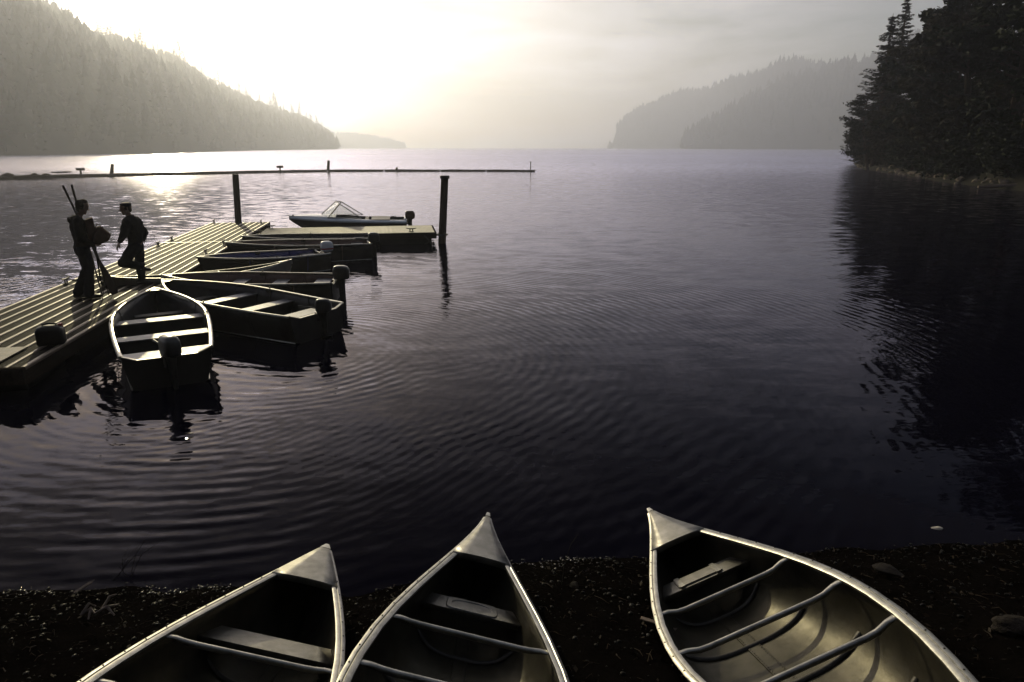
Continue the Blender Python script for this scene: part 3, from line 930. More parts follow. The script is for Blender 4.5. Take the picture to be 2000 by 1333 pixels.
# guide arm and ring round the right pile
m = MB()
m.box((FL + 0.06, 0.10, DZ - 0.09), (0.10, 0.12, 0.06))
rr = 0.18
m.tube([(FL + 0.24 + rr * math.cos(a), 0.10 + rr * math.sin(a), DZ - 0.09) for a in np.linspace(0, 6.283, 17)], 0.03, 6, cap=False)
m.build('pile_guide', DARKMETAL, finger)

# ------------------------------------------------------------------ piles
ring_c = f0 + fu * (FL + 0.24) + Vector((-fu.y, fu.x, 0)) * 0.10
for (x, y, tx, ty, top, rad, cap, lb) in [(-10.29, 25.87, 0.10, 0.0, 2.16, 0.115, False, 'slim round mooring pile standing at the far end of the dock'),
                                     (ring_c.x, ring_c.y, 0.15, 0.0, 2.18, 0.125, True, 'thick capped mooring pile at the end of the finger dock')]:
    t = empty('mooring_pile', (x, y, 0)); tag(t, lb, 'pile')
    MB().tube([(-tx * 1.4, 0, -3.8), (0, 0, 0), (tx * 0.5, 0, top * 0.5), (tx, 0, top)], [rad * 1.1, rad * 1.05, rad, rad * 0.97], 16).build('shaft', PILE, t, 60)
    if cap:
        MB().loft([(tx, 0, top - 0.06, rad * 1.25, rad * 1.25, 2), (tx, 0, top + 0.02, rad * 1.28, rad * 1.28, 2), (tx, 0, top + 0.04, rad * 1.1, rad * 1.1, 2)], 16).build('cap', DARKMETAL, t, 40)

# ------------------------------------------------------------------ outboard motor
def outboard(parent, x, z, big=1.0, cowl_mat=MOTOR, tilt=0.0, stripe=False, tiller=True, turn=0.0):
    """motor hung on a transom at local (x, 0, z); boat bow is local +x"""
    M = Matrix.Translation((x, 0, z)) @ Matrix.Rotation(turn, 4, 'Z') @ Matrix.Rotation(tilt, 4, 'Y')
    s = big
    leg = MB()
    leg.loft([(-0.13 * s, 0, 0.06 * s, 0.10 * s, 0.07 * s, 3), (-0.13 * s, 0, -0.10 * s, 0.085 * s, 0.055 * s, 2.5), (-0.14 * s, 0, -0.35 * s, 0.075 * s, 0.040 * s, 2.2), (-0.15 * s, 0, -0.58 * s, 0.07 * s, 0.03 * s, 2), (-0.15 * s, 0, -0.72 * s, 0.06 * s, 0.03 * s, 2)], 14)
    leg.xform(M)
    lo = leg.build('outboard_motor', DARKMETAL, parent, 50)
    c = MB()
    c.loft([(-0.13 * s, 0, 0.05 * s, 0.14 * s, 0.10 * s, 3), (-0.14 * s, 0, 0.08 * s, 0.19 * s, 0.125 * s, 3.5), (-0.14 * s, 0, 0.20 * s, 0.205 * s, 0.135 * s, 3.5), (-0.14 * s, 0, 0.30 * s, 0.195 * s, 0.13 * s, 3.2), (-0.13 * s, 0, 0.36 * s, 0.165 * s, 0.112 * s, 3), (-0.12 * s, 0, 0.385 * s, 0.11 * s, 0.075 * s, 2.6)], 24)
    c.xform(M); c.build('cowl', cowl_mat, lo, 45)
    if stripe:
        b = MB(); b.loft([(-0.14 * s, 0, 0.125 * s, 0.203 * s, 0.137 * s, 3.5), (-0.14 * s, 0, 0.165 * s, 0.2075 * s, 0.1385 * s, 3.5)], 24); b.xform(M); b.build('stripe', COWL_RED, lo, 45)
    b = MB(); b.box((-0.02 * s, 0, -0.05 * s), (0.06 * s, 0.20 * s, 0.22 * s)); b.box((0.055 * s, 0.06 * s, -0.02 * s), (0.03 * s, 0.04 * s, 0.16 * s)); b.box((0.055 * s, -0.06 * s, -0.02 * s), (0.03 * s, 0.04 * s, 0.16 * s))
    b.tube([(0.06 * s, 0.06 * s, -0.04 * s), (0.14 * s, 0.06 * s, -0.04 * s)], 0.01 * s, 6); b.tube([(0.06 * s, -0.06 * s, -0.04 * s), (0.14 * s, -0.06 * s, -0.04 * s)], 0.01 * s, 6)
    b.xform(M); b.build('clamp_bracket', CHROME, lo)
    b = MB(); b.box((-0.19 * s, 0, -0.56 * s), (0.30 * s, 0.15 * s, 0.014 * s)); b.xform(M); b.build('cavitation_plate', DARKMETAL, lo)
    b = MB(); b.loft([(0, 0, -0.03, 0.0, 0.0, 2)] * 0 + [(0, -0.66 * s, -0.32 * s, 0.012 * s, 0.012 * s, 2), (0, -0.66 * s, -0.26 * s, 0.045 * s, 0.045 * s, 2), (0, -0.66 * s, -0.10 * s, 0.05 * s, 0.05 * s, 2), (0, -0.66 * s, 0.0, 0.01 * s, 0.01 * s, 2)], 12, 'x')
    for k in range(3):
        a = k * 2.094
        b.box((-0.30 * s, 0.07 * s * math.cos(a), -0.66 * s + 0.07 * s * math.sin(a)), (0.012 * s, 0.11 * s, 0.06 * s), m=Matrix.Rotation(a, 3, 'X') @ Matrix.Rotation(0.5, 3, 'Y'))
    b.xform(M); b.build('gearcase', DARKMETAL, lo, 40)
    if tiller:
        b = MB(); b.tube([(0.02 * s, 0, 0.14 * s), (0.20 * s, 0, 0.17 * s), (0.50 * s, 0, 0.19 * s)], [0.022 * s, 0.018 * s, 0.022 * s], 8); b.xform(M); b.build('tiller', BLACK, lo, 50)
    return lo


# ------------------------------------------------------------------ skiffs
def skiff(bow, stern, label, tr_w=1.2, beam=1.42, inside=SKIFF, motor=None, zb=0.62, zs=0.47, rails=ALU_RAIL, benches=(0.42, 0.66, 0.92), roll=0.0):
    bow, stern = Vector((*bow, 0)), Vector((*stern, 0))
    d = bow - stern; Ln = d.length
    t = empty('skiff', bow.lerp(stern, 0.5), math.atan2(d.y, d.x))
    t.rotation_euler = (roll, 0, math.atan2(d.y, d.x))
    tag(t, label, 'boat', 'skiffs moored bow in along the dock')

    def X(s): return Ln / 2 - Ln * s

    def wg(s):
        f = 1 - max(0, 1 - s / 0.52) ** 2.1
        if s > 0.5: f *= 1 - (1 - tr_w / beam) * ((s - 0.5) / 0.5) ** 1.6
        return beam / 2 * f

    def sheer(s): return zs + (zb - zs) * (1 - s) ** 1.8

    def keel(s): return -0.09 + (zb + 0.02) * max(0, 1 - s / 0.16) ** 2.2

    def chz(s): return 0.02 + 0.40 * max(0, 1 - s / 0.42) ** 1.8

    def half(s):
        w = wg(s); c = w * (0.50 + 0.34 * min(1, s / 0.45)); zc = max(chz(s), keel(s) + 0.01) if s > 0.02 else keel(s)
        zg = sheer(s); k = min(keel(s), zg)
        zc = min(zc, zg - 0.02) if s > 0.02 else zg - 0.01
        pts = [(w, zg), (w * 0.72 + c * 0.28 + 0.012 * min(1, s * 8), zg * 0.66 + zc * 0.34), (w * 0.3 + c * 0.7 + 0.010 * min(1, s * 8), zg * 0.25 + zc * 0.75), (c, zc), (c * 0.55, zc * 0.45 + k * 0.55), (0, k)]
        return pts

    def inner(s, z):
        """half width available at height z"""
        p = half(s)
        for (a, za), (b, zb_) in zip(p, p[1:]):
            if zb_ <= z <= za: return a + (b - a) * (za - z) / max(1e-6, za - zb_)
        return p[-2][0]
    S = [0.0, 0.015, 0.04, 0.07, 0.11, 0.16, 0.22, 0.29, 0.37, 0.45, 0.55, 0.65, 0.75, 0.85, 0.93, 1.0]
    rs = []
    for s in S:
        h = half(s); x = X(s)
        rs.append([(x, y, z) for y, z in h] + [(x, -y, z) for y, z in reversed(h[:-1])])
    m = MB(); m.rings(rs, cap=False, closed=False)
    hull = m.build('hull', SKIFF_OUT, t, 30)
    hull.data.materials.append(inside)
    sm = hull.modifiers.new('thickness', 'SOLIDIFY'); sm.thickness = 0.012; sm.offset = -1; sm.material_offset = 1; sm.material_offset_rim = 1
    # gunwale, once round the bow
    path = [(X(s), wg(s), sheer(s)) for s in reversed(S[1:])] + [(X(0) + 0.01, 0, sheer(0))] + [(X(s), -wg(s), sheer(s)) for s in S[1:]]
    pr_ = [(-0.030, -0.018), (0.022, -0.018), (0.026, 0.0), (0.022, 0.014), (0.0, 0.020), (-0.022, 0.016), (-0.032, 0.0)]
    MB().sweep(path, pr_).build('gunwale', rails, t, 50)
    # transom with dropped centre
    h = half(1.0); w = tr_w / 2; zt = sheer(1.0)
    poly = [(w - 0.004, zt + 0.004), (w * 0.68, zt - 0.065), (-w * 0.68, zt - 0.065), (-w + 0.004, zt + 0.004)] + [(-y * 0.995, z) for y, z in h[1:]] + [(y * 0.995, z) for y, z in reversed(h[1:-1])]
    m = MB(); m.rings([[(X(1.0) + 0.004, y, z) for y, z in poly], [(X(1.0) - 0.03, y, z) for y, z in poly]])
    tr = m.build('transom', SKIFF_OUT, t)
    m = MB(); m.sweep([(X(1.0) - 0.012, y, z + 0.004) for y, z in poly[:4]], [(-0.026, -0.006), (0.026, -0.006), (0.026, 0.008), (-0.026, 0.008)]); m.build('transom_cap', rails, t)
    # benches
    for s in benches:
        zt_ = sheer(s) - (0.15 if s < 0.9 else 0.12)
        dx = 0.26 if s < 0.9 else 0.30
        s0, s1 = s - dx / 2 / Ln, min(0.995, s + dx / 2 / Ln)
        w0, w1 = inner(s0, zt_) - 0.012, inner(s1, zt_) - 0.012
        c0, c1 = inner(s0, 0.03) - 0.03, inner(s1, 0.03) - 0.03
        m = MB()
        m.add([(X(s0), w0, zt_), (X(s1), w1, zt_), (X(s1), -w1, zt_), (X(s0), -w0, zt_), (X(s0), c0, 0.02), (X(s1), c1, 0.02), (X(s1), -c1, 0.02), (X(s0), -c0, 0.02)],
              [(0, 3, 2, 1), (0, 1, 5, 4), (2, 3, 7, 6), (1, 2, 6, 5), (3, 0, 4, 7)])
        b = m.build('bench', inside, t)
        m = MB(); m.add([(X(s0) + 0.012, w0, zt_ + 0.004), (X(s1) - 0.012, w1, zt_ + 0.004), (X(s1) - 0.012, -w1, zt_ + 0.004), (X(s0) + 0.012, -w0, zt_ + 0.004)] + [(X(s0) + 0.012, w0, zt_ + 0.022), (X(s1) - 0.012, w1, zt_ + 0.022), (X(s1) - 0.012, -w1, zt_ + 0.022), (X(s0) + 0.012, -w0, zt_ + 0.022)],
              [(4, 7, 6, 5), (0, 1, 5, 4), (1, 2, 6, 5), (2, 3, 7, 6), (3, 0, 4, 7), (0, 3, 2, 1)]); m.build('seat_top', BENCH, b)
    # bow plate and small forward seat
    m = MB(); m.rings([[(X(s), wg(s) * 0.98, sheer(s) + 0.006), (X(s), -wg(s) * 0.98, sheer(s) + 0.006), (X(s), -wg(s) * 0.98, sheer(s) - 0.006), (X(s), wg(s) * 0.98, sheer(s) - 0.006)] for s in (0.012, 0.03, 0.05)]); m.build('bow_plate', rails, t)
    zf = sheer(0.24) - 0.24
    m = MB(); m.box((X(0.24), 0, zf), (0.20, 2 * inner(0.24, zf) - 0.10, 0.02)); m.box((X(0.24) - 0.095, 0, zf - 0.04), (0.012, 2 * inner(0.24, zf) - 0.12, 0.08)); m.build('bow_seat', inside, t)
    # ribs and oarlocks
    for s in (0.33, 0.54, 0.79):
        h = half(s)
        pts = [(X(s), y * 0.985, z + (0.008 if i > 2 else -0.0)) for i, (y, z) in enumerate(h)] + [(X(s), -y * 0.985, z + (0.008 if i > 2 else 0)) for i, (y, z) in reversed(list(enumerate(h[:-1])))]
        m = MB(); m.tube(pts, 0.016, 5); m.build('rib', inside, t)
    for sg in (1, -1):
        s = 0.53
        m = MB(); m.box((X(s), sg * (wg(s) - 0.02), sheer(s) - 0.035), (0.12, 0.035, 0.06)); m.tube([(X(s), sg * wg(s), sheer(s)), (X(s), sg * wg(s), sheer(s) + 0.05)], 0.012, 6)
        m.build('oarlock_socket', DARKMETAL, t)
    # strake below the gunwale outside
    for sg in (1, -1):
        path = [(X(s), sg * (half(s)[3][0] + 0.016), half(s)[3][1]) for s in S[4:]]
        MB().tube(path, 0.012, 5).build('chine_strake', rails, t)
    if motor:
        outboard(t, X(1.0) - 0.03, zt - 0.065, **motor)
    return t


A = skiff((-6.62, 12.43), (-4.60, 8.72), 'open skiff nearest the camera, seen from its stern', 1.08, 1.36, SKIFF, dict(big=0.82, cowl_mat=MOTOR, turn=0.35), zb=0.60, zs=0.48)
B = skiff((-6.88, 13.25), (-3.28, 11.18), 'open skiff with three pale seats, second nearest the camera', 1.22, 1.44, SKIFF, dict(big=0.66, cowl_mat=BLACK, turn=0.5), zb=0.60, zs=0.48)
C_ = skiff((-7.12, 13.75), (-3.72, 14.10), 'skiff with rust tinged inside and big black outboard motor', 1.10, 1.36, SKIFF_RED, dict(big=0.86, cowl_mat=MOTOR), zb=0.60, zs=0.47)
E_ = skiff((-7.48, 16.15), (-5.05, 18.10), 'blue painted skiff with a white motor cowl', 1.05, 1.40, SKIFF_BLUE, dict(big=0.82, cowl_mat=COWL_WHITE, stripe=True), zb=0.60, zs=0.46)
F_ = skiff((-7.88, 18.80), (-4.18, 19.98), 'dark skiff with faded inside moored second from the finger dock', 1.15, 1.36, SKIFF_RED, dict(big=0.82, cowl_mat=MOTOR), zb=0.60, zs=0.47)
G_ = skiff((-8.02, 20.35), (-4.45, 21.45), 'motorless skiff lying closest against the finger dock', 1.12, 1.34, SKIFF, None, zb=0.58, zs=0.46)

# ------------------------------------------------------------------ canoes
def canoe(q, label, thwarts, seats, group='canoes drawn up on the beach', deck=0.36, seat_style='plain', nm='canoe', hull_depth=0.33, dipz=0.014, ribs=(0.27, 0.38, 0.50, 0.62), short=False):
    x0, y0, z0, h, Bm, rise, pw, pitch, roll, Ln = q
    hd = Vector((math.sin(h), -math.cos(h), 0)); n0 = Vector((math.cos(h), math.sin(h), 0)); k_ = Vector((0, 0, 1))
    d = hd * math.cos(pitch) + k_ * math.sin(pitch); u0 = -hd * math.sin(pitch) + k_ * math.cos(pitch)
    nn = n0 * math.cos(roll) + u0 * math.sin(roll); uu = -n0 * math.sin(roll) + u0 * math.cos(roll)
    M = Matrix((d, nn, uu)).transposed()          # local x = bow -> stern, y = viewer's right, z = up
    o = empty(nm, (x0, y0, z0), rot=M.to_euler())
    tag(o, label, 'canoe', group)

    def w(s): return Bm / 2 * max(0.0, math.sin(math.pi / 2 * min(2.0, max(0.0, s / (Ln / 2))))) ** pw

    def sh(s): return -rise * (1 - abs(1 - s / (Ln / 2)) ** 2.2)
    KD = rise + hull_depth

    def kl(s):
        e = min(s, Ln - s) / Ln
        r_ = 0.085
        k = -KD * (1 - max(0, 1 - e / r_) ** 2) ** 0.5 if e < r_ else -KD
        return k + 0.045 * abs(1 - s / (Ln / 2)) ** 3

    def sec(s, f0=0.0, f1=1.0, n=21, inset=0.0):
        ww, zt, zk = w(s), sh(s), min(kl(s), sh(s) - 0.004)
        e = min(s, Ln - s) / Ln
        ex = 1.25 + 1.75 * min(1, e / 0.28)
        pts = []
        for i in range(n):
            a = math.pi * (f0 + (f1 - f0) * i / (n - 1))
            c, s_ = math.cos(a), math.sin(a)
            y = -ww * math.copysign(abs(c) ** (2 / ex), c)
            z = zt - (zt - zk) * abs(s_) ** (2 / ex)
            if inset:
                y *= (1 - inset / max(0.05, ww)); z += inset
            pts.append((s, y, z))
        return pts
    S = [Ln * v for v in (0.0, 0.006, 0.014, 0.025, 0.04, 0.06, 0.085, 0.115, 0.15, 0.19, 0.235, 0.285, 0.34, 0.40, 0.46)]
    S = S + [Ln / 2] + [Ln - v for v in reversed(S)]
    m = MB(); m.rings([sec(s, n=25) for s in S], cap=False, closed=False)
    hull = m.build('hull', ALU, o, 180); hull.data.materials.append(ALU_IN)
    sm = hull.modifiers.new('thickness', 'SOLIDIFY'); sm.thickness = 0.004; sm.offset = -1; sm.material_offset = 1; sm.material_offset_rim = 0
    # gunwales: flat rail with a groove
    gp_ = [(-0.026, -0.016), (0.020, -0.016), (0.022, -0.002), (0.012, 0.003), (0.004, 0.003), (0.0, -0.001), (-0.004, 0.003), (-0.016, 0.004), (-0.027, -0.001)]
    for sg in (-1, 1):
        path = [(s, sg * (w(s)), sh(s)) for s in S[2:-2]]
        pr_ = gp_ if sg < 0 else [(-a, b) for a, b in reversed(gp_)]
        g = MB().sweep(path, pr_).build('gunwale', ALU_RAIL, o, 40)
        rv = MB()
        for s in np.arange(0.45, Ln - 0.4, 0.16):
            rv.loft([(s, sg * (w(s) + 0.010), sh(s) + 0.002, 0.0045, 0.0045, 2), (s, sg * (w(s) + 0.010), sh(s) + 0.0065, 0.003, 0.003, 2)], 6)
        rv = rv.build('rivets', DARKMETAL, g); tag(rv, kind='stuff')
    # decks at both ends, with turned-down lip and nose cap
    for end in (0, 1):
        ss = np.linspace(0.055, deck, 7)
        f = (lambda s: s) if end == 0 else (lambda s: Ln - s)
        rs = []
        for s in ss:
            x = f(s); ww = w(s) + 0.006
            rs.append([(x, -ww, sh(s) + 0.006), (x, -ww * 0.5, sh(s) + 0.006 + 0.035 * ww), (x, 0, sh(s) + 0.006 + 0.045 * ww), (x, ww * 0.5, sh(s) + 0.006 + 0.035 * ww), (x, ww, sh(s) + 0.006)])
        e = rs[-1]; sgn = 1 if end == 0 else -1
        rs.append([(p[0] + sgn * 0.004, p[1] * 0.985, p[2] - 0.035) for p in e])
        m = MB(); m.rings(rs, cap=False, closed=False)
        dk = m.build('deck', ALU_DECK, o, 40)
        sm = dk.modifiers.new('thickness', 'SOLIDIFY'); sm.thickness = 0.003
        m = MB()
        rs = []
        for s in (-0.004, 0.008, 0.024, 0.052):
            x = f(s); ww = max(0.006, w(max(s, 0)) + 0.012); zz_ = sh(max(s, 0))
            rs.append([(x, -ww, zz_ + 0.010), (x, 0, zz_ + 0.012), (x, ww, zz_ + 0.010), (x, ww * 0.8, zz_ - 0.10), (x, -ww * 0.8, zz_ - 0.10)])
        m.rings(rs); m.build('nose_cap', ALU, o, 50)
    # thwarts
    for fr in thwarts:
        s = fr * Ln; ww = w(s) - 0.012; zt = sh(s) - 0.016
        path, rad, fl = [], [], []
        for v in np.linspace(-1, 1, 17):
            dip = 0.035 * (1 - min(1, (1 - abs(v)) / 0.14) * 1.0) if False else -dipz * min(1, max(0, (1 - abs(v)) - 0.06) / 0.22) ** 1.0
            path.append((s, v * ww, zt + dip)); rad.append(0.0145)
            e = min(1, max(0, (1 - abs(v) - 0.04) / 0.12)); fl.append((1.55 - 0.55 * e, 0.32 + 0.68 * e))
        MB().tube(path, rad, 12, flat=fl).build('thwart', ALU_RAIL, o, 50)
    # seats
    for fr, sw, st in seats:
        s = fr * Ln; zt = sh(s) - 0.135
        def wi(s_, z):
            p = sec(s_, 0.5, 1.0, 30)
            for (a, b, c), (a2, b2, c2) in zip(p, p[1:]):
                if c <= z <= c2: return b
            return w(s_) * 0.8
        s0, s1 = s - sw / 2, s + sw / 2
        w0, w1 = wi(s0, zt) - 0.004, wi(s1, zt) - 0.004
        n = 9; rs = []
        for i in range(n):
            v = -1 + 2 * i / (n - 1)
            rs.append([(s0, v * w0, zt - 0.03), (s0, v * w0, zt), (s1, v * w1, zt), (s1, v * w1, zt - 0.03)])
        m = MB(); m.rings(rs, cap=False, closed=False)
        se = m.build('seat', ALU_DECK, o, 30); sm = se.modifiers.new('thickness', 'SOLIDIFY'); sm.thickness = 0.003
        if st == 'oval':
            # raised pad with a pressed oval
            rs = []
            for (kx, ky, dz) in [(0.96, 0.62, 0.002), (0.93, 0.60, 0.007), (0.72, 0.50, 0.007), (0.62, 0.45, -0.006), (0.3, 0.2, -0.008)]:
                ring_ = []
                for j in range(28):
                    a = 2 * math.pi * j / 28; ex = 6 if kx > 0.8 else 2.2
                    ca, sa = math.cos(a), math.sin(a)
                    ring_.append((s + sw / 2 * kx * math.copysign(abs(ca) ** (2 / ex), ca), w0 * ky * math.copysign(abs(sa) ** (2 / ex), sa), zt + dz))
                rs.append(ring_)
            m = MB(); m.rings(rs); m.build('seat_pad', ALU_DECK, se, 40)
        if st == 'panel':
            m = MB(); m.box((s, -0.02, zt + 0.006), (sw * 0.72, w0 * 1.25, 0.008)); m.build('seat_pad', ALU_DECK, se)
            for v in (-0.62, 0.42):
                m = MB(); m.box((s, v * w0, zt + 0.009), (sw * 0.9, 0.03, 0.010)); m.build('seat_bar', ALU_RAIL, se)
    # floor ribs and keelson with rivets
    for fr in ribs:
        s = fr * Ln
        pts = sec(s, 0.20, 0.80, 33, 0.008)
        m = MB()
        m.sweep([Vector(p) for p in pts], [(-0.018, -0.006), (0.018, -0.006), (0.014, 0.004), (0.006, 0.010), (-0.006, 0.010), (-0.014, 0.004)], up=Vector((1, 0, 0))) if False else None
        rs = []
        for i, p in enumerate(pts):
            a = Vector(pts[max(0, i - 1)]); b = Vector(pts[min(len(pts) - 1, i + 1)])
            tdir = (b - a).normalized(); nrm_ = Vector((1, 0, 0)).cross(tdir) * 1.0
            if nrm_.z < 0 and abs(tdir.y) > 0.5: nrm_ = -nrm_
            if abs(tdir.y) <= 0.5: nrm_ = Vector((0, -math.copysign(1, p[1]), 0.3)).normalized()
            c = Vector(p); f = min(1.0, min(i, len(pts) - 1 - i) / 3 + 0.25)
            rs.append([c + Vector((-0.016, 0, 0)), c + Vector((-0.012, 0, 0)) + nrm_ * 0.010 * f, c + Vector((-0.004, 0, 0)) + nrm_ * 0.014 * f, c + Vector((0.004, 0, 0)) + nrm_ * 0.014 * f, c + Vector((0.012, 0, 0)) + nrm_ * 0.010 * f, c + Vector((0.016, 0, 0))])
        m.rings(rs, cap=False, closed=False); m.build('rib', DARKMETAL, o, 60)
    ks = np.linspace(Ln * 0.12, Ln * 0.88, 40)
    m = MB(); m.rings([[(s, -0.038, kl(s) + 0.006), (s, -0.034, kl(s) + 0.0105), (s, 0.034, kl(s) + 0.0105), (s, 0.038, kl(s) + 0.006)] for s in ks], cap=False, closed=False)
    kp = m.build('keelson', ALU_IN, o)
    m = MB()
    for s in np.arange(Ln * 0.14, Ln * 0.86, 0.024):
        for yy in (-0.027, 0.027):
            m.add([(s - 0.004, yy - 0.004, kl(s) + 0.0115), (s + 0.004, yy - 0.004, kl(s) + 0.0115), (s + 0.004, yy + 0.004, kl(s) + 0.0115), (s - 0.004, yy + 0.004, kl(s) + 0.0115), (s, yy, kl(s) + 0.014)],
                  [(0, 1, 4), (1, 2, 4), (2, 3, 4), (3, 0, 4)])
    rv = m.build('rivets', DARKMETAL, kp); tag(rv, kind='stuff')
    # outside keel and stem band
    path = [(s, 0, kl(s) - 0.008) for s in S[1:-1]]
    MB().tube(path, 0.011, 6).build('keel', ALU, o, 60)
    return o


canoe(CANOES[0], 'leftmost aluminium canoe on the beach, dark inside, bow pointing out', (0.366, 0.50, 0.64), ((0.262, 0.20, 'plain'), (0.80, 0.24, 'plain')), deck=0.52)
canoe(CANOES[1], 'middle aluminium canoe with an oval pressed bow seat', (0.361, 0.468, 0.62), ((0.238, 0.17, 'oval'), (0.80, 0.24, 'plain')), deck=0.74)
canoe(CANOES[2], 'rightmost aluminium canoe, tilted, its floor and ribs showing', (0.358, 0.477, 0.60), ((0.232, 0.17, 'panel'), (0.80, 0.26, 'plain')), deck=0.62, dipz=0.034)

# double-ended boat lying between the skiffs
dd = Vector((-5.10, 15.72, 0)) - Vector((-7.25, 14.35, 0))
bx, by = -5.12, 15.80
hh = math.atan2(-dd.x, dd.y)
canoe((bx, by, 0.60, math.atan2(-dd.x, dd.y), 0.95, 0.15, 0.95, 0.0, 0.06, 3.9), 'double ended canoe afloat among the skiffs, one bright rail', (0.40, 0.60), ((0.25, 0.2, 'plain'), (0.78, 0.2, 'plain')), None, 0.3)

# ------------------------------------------------------------------ speedboat
def speedboat():
    ang_ = fa
    t = empty('speedboat', (-6.28, 26.5, 0), ang_ + math.pi)     # local +x = bow (to the left)
    tag(t, 'low white speedboat with a raked windscreen behind the finger dock', 'boat')
    Ln = 4.38
    def X(s): return Ln / 2 - Ln * s
    def w(s): return 0.86 * (1 - max(0, 1 - s / 0.62) ** 2.2)
    def sh(s): return 0.40 + 0.16 * (1 - s) ** 1.3
    S = [0, 0.02, 0.05, 0.1, 0.17, 0.25, 0.35, 0.45, 0.55, 0.65, 0.75, 0.85, 0.93, 1.0]
    lo, up = [], []
    for s in S:
        ww, z = w(s), sh(s); kz = -0.12 + 0.60 * max(0, 1 - s / 0.30) ** 1.8
        kz = min(kz, z - 0.03); cz = kz + (z - kz) * 0.42
        lo.append([(X(s), ww, z - 0.03), (X(s), ww * 0.88, cz + 0.02), (X(s), ww * 0.80, cz), (X(s), 0, kz), (X(s), -ww * 0.80, cz), (X(s), -ww * 0.88, cz + 0.02), (X(s), -ww, z - 0.03)])
    m = MB(); m.rings(lo, cap=False, closed=False); m.f.append(tuple(len(m.v) - 7 + i for i in range(7)))
    m.build('hull', GELDARK, t, 35)
    m = MB(); m.rings([[(X(s), w(s) + 0.012, sh(s) - 0.05), (X(s), w(s) + 0.02, sh(s)), (X(s), w(s) - 0.03, sh(s) + 0.035), (X(s), w(s) * 0.72, sh(s) + 0.06 + 0.05 * math.sin(math.pi * min(1, s * 1.6))), ] for s in S], cap=False, closed=False)
    m.rings([[(X(s), -w(s) * 0.72, sh(s) + 0.06 + 0.05 * math.sin(math.pi * min(1, s * 1.6))), (X(s), -w(s) + 0.03, sh(s) + 0.035), (X(s), -w(s) - 0.02, sh(s)), (X(s), -w(s) - 0.012, sh(s) - 0.05)] for s in S], cap=False, closed=False)
    m.build('side_deck', GEL, t, 50)
    F = [0, 0.02, 0.05, 0.1, 0.17, 0.25, 0.33, 0.40]
    rs = []
    for s in F:
        c = 0.06 + 0.05 * math.sin(math.pi * min(1, s * 1.6))
        rs.append([(X(s), w(s) * 0.722 * v, sh(s) + c + 0.05 * (1 - v * v) * min(1, s * 5)) for v in np.linspace(1, -1, 9)])
    m = MB(); m.rings(rs, cap=False, closed=False)
    e = rs[-1]; m.rings([e, [(p[0], p[1], p[2] - 0.35) for p in e]], cap=False, closed=False)
    m.build('foredeck', GEL, t, 50)
    m = MB(); m.rings([[(X(s), w(s) * 0.70, 0.18), (X(s), -w(s) * 0.70, 0.18)] for s in (0.38, 0.7, 0.99)], cap=False, closed=False); m.build('cockpit_floor', VINYL, t)
    m = MB(); m.box((X(0.99), 0, 0.33), (0.06, 1.25, 0.34)); m.build('transom', GEL, t)
    # windscreen: two raked panes meeting at a point, side wings falling aft
    bz = sh(0.4) + 0.10
    base_f = (X(0.27), 0, bz + 0.06); top_f = (X(0.40), 0, bz + 0.55)
    frame = MB()
    for sg in (1, -1):
        b1 = (X(0.34), sg * 0.60, bz); t1 = (X(0.44), sg * 0.50, bz + 0.50)
        b2 = (X(0.62), sg * 0.68, bz - 0.03); 
        m = MB(); m.add([base_f, b1, t1, top_f], [(0, 1, 2, 3)])
        p = m.build('windscreen_pane', GLASS, t); s_ = p.modifiers.new('thickness', 'SOLIDIFY'); s_.thickness = 0.006
        m = MB(); m.add([b1, b2, t1], [(0, 1, 2)])
        p = m.build('side_pane', GLASS, t); s_ = p.modifiers.new('thickness', 'SOLIDIFY'); s_.thickness = 0.006
        frame.tube([base_f, b1, b2], 0.016, 6); frame.tube([top_f, t1, b2], 0.018, 6); frame.tube([b1, t1], 0.020, 6)
    frame.tube([base_f, top_f], 0.018, 6)
    frame.build('windscreen_frame', ALU_RAIL, t, 50)
    # seats, engine well, bow light, cleats
    for xx, hgt in ((0.66, 0.30), (0.76, 0.30)):
        m = MB(); m.box((X(xx), 0.33, 0.34), (0.14, 0.5, hgt)); m.box((X(xx), -0.33, 0.34), (0.14, 0.5, hgt)); 
        m.box((X(xx) , 0.33, 0.30), (0.40, 0.5, 0.14)); m.box((X(xx), -0.33, 0.30), (0.40, 0.5, 0.14)); m.build('seat', VINYL, t)
    m = MB(); m.rings([[(X(0.70), 0.72, 0.50), (X(0.70), -0.72, 0.50), (X(0.70), -0.72, 0.40), (X(0.70), 0.72, 0.40)], [(X(0.86), 0.72, 0.49), (X(0.86), -0.72, 0.49), (X(0.86), -0.72, 0.38), (X(0.86), 0.72, 0.38)]]); m.build('tonneau_cover', VINYL, t)
    m = MB(); m.loft([(X(0.035), 0, sh(0) + 0.06, 0.03, 0.025, 2), (X(0.035), 0, sh(0) + 0.11, 0.03, 0.025, 2)], 10); m.build('bow_light', DARKMETAL, t, 50)
    m = MB(); m.tube([(X(0.90), 0.55, 0.46), (X(0.91), 0.55, 0.62)], 0.02, 6); m.tube([(X(0.87), 0.4, 0.46), (X(0.875), 0.42, 0.58), (X(0.90), 0.42, 0.58)], 0.018, 6); m.build('stern_fittings', ALU_RAIL, t, 50)
    outboard(t, X(1.0) - 0.02, 0.38, big=0.95, cowl_mat=MOTOR_BROWN, tiller=False)


speedboat()

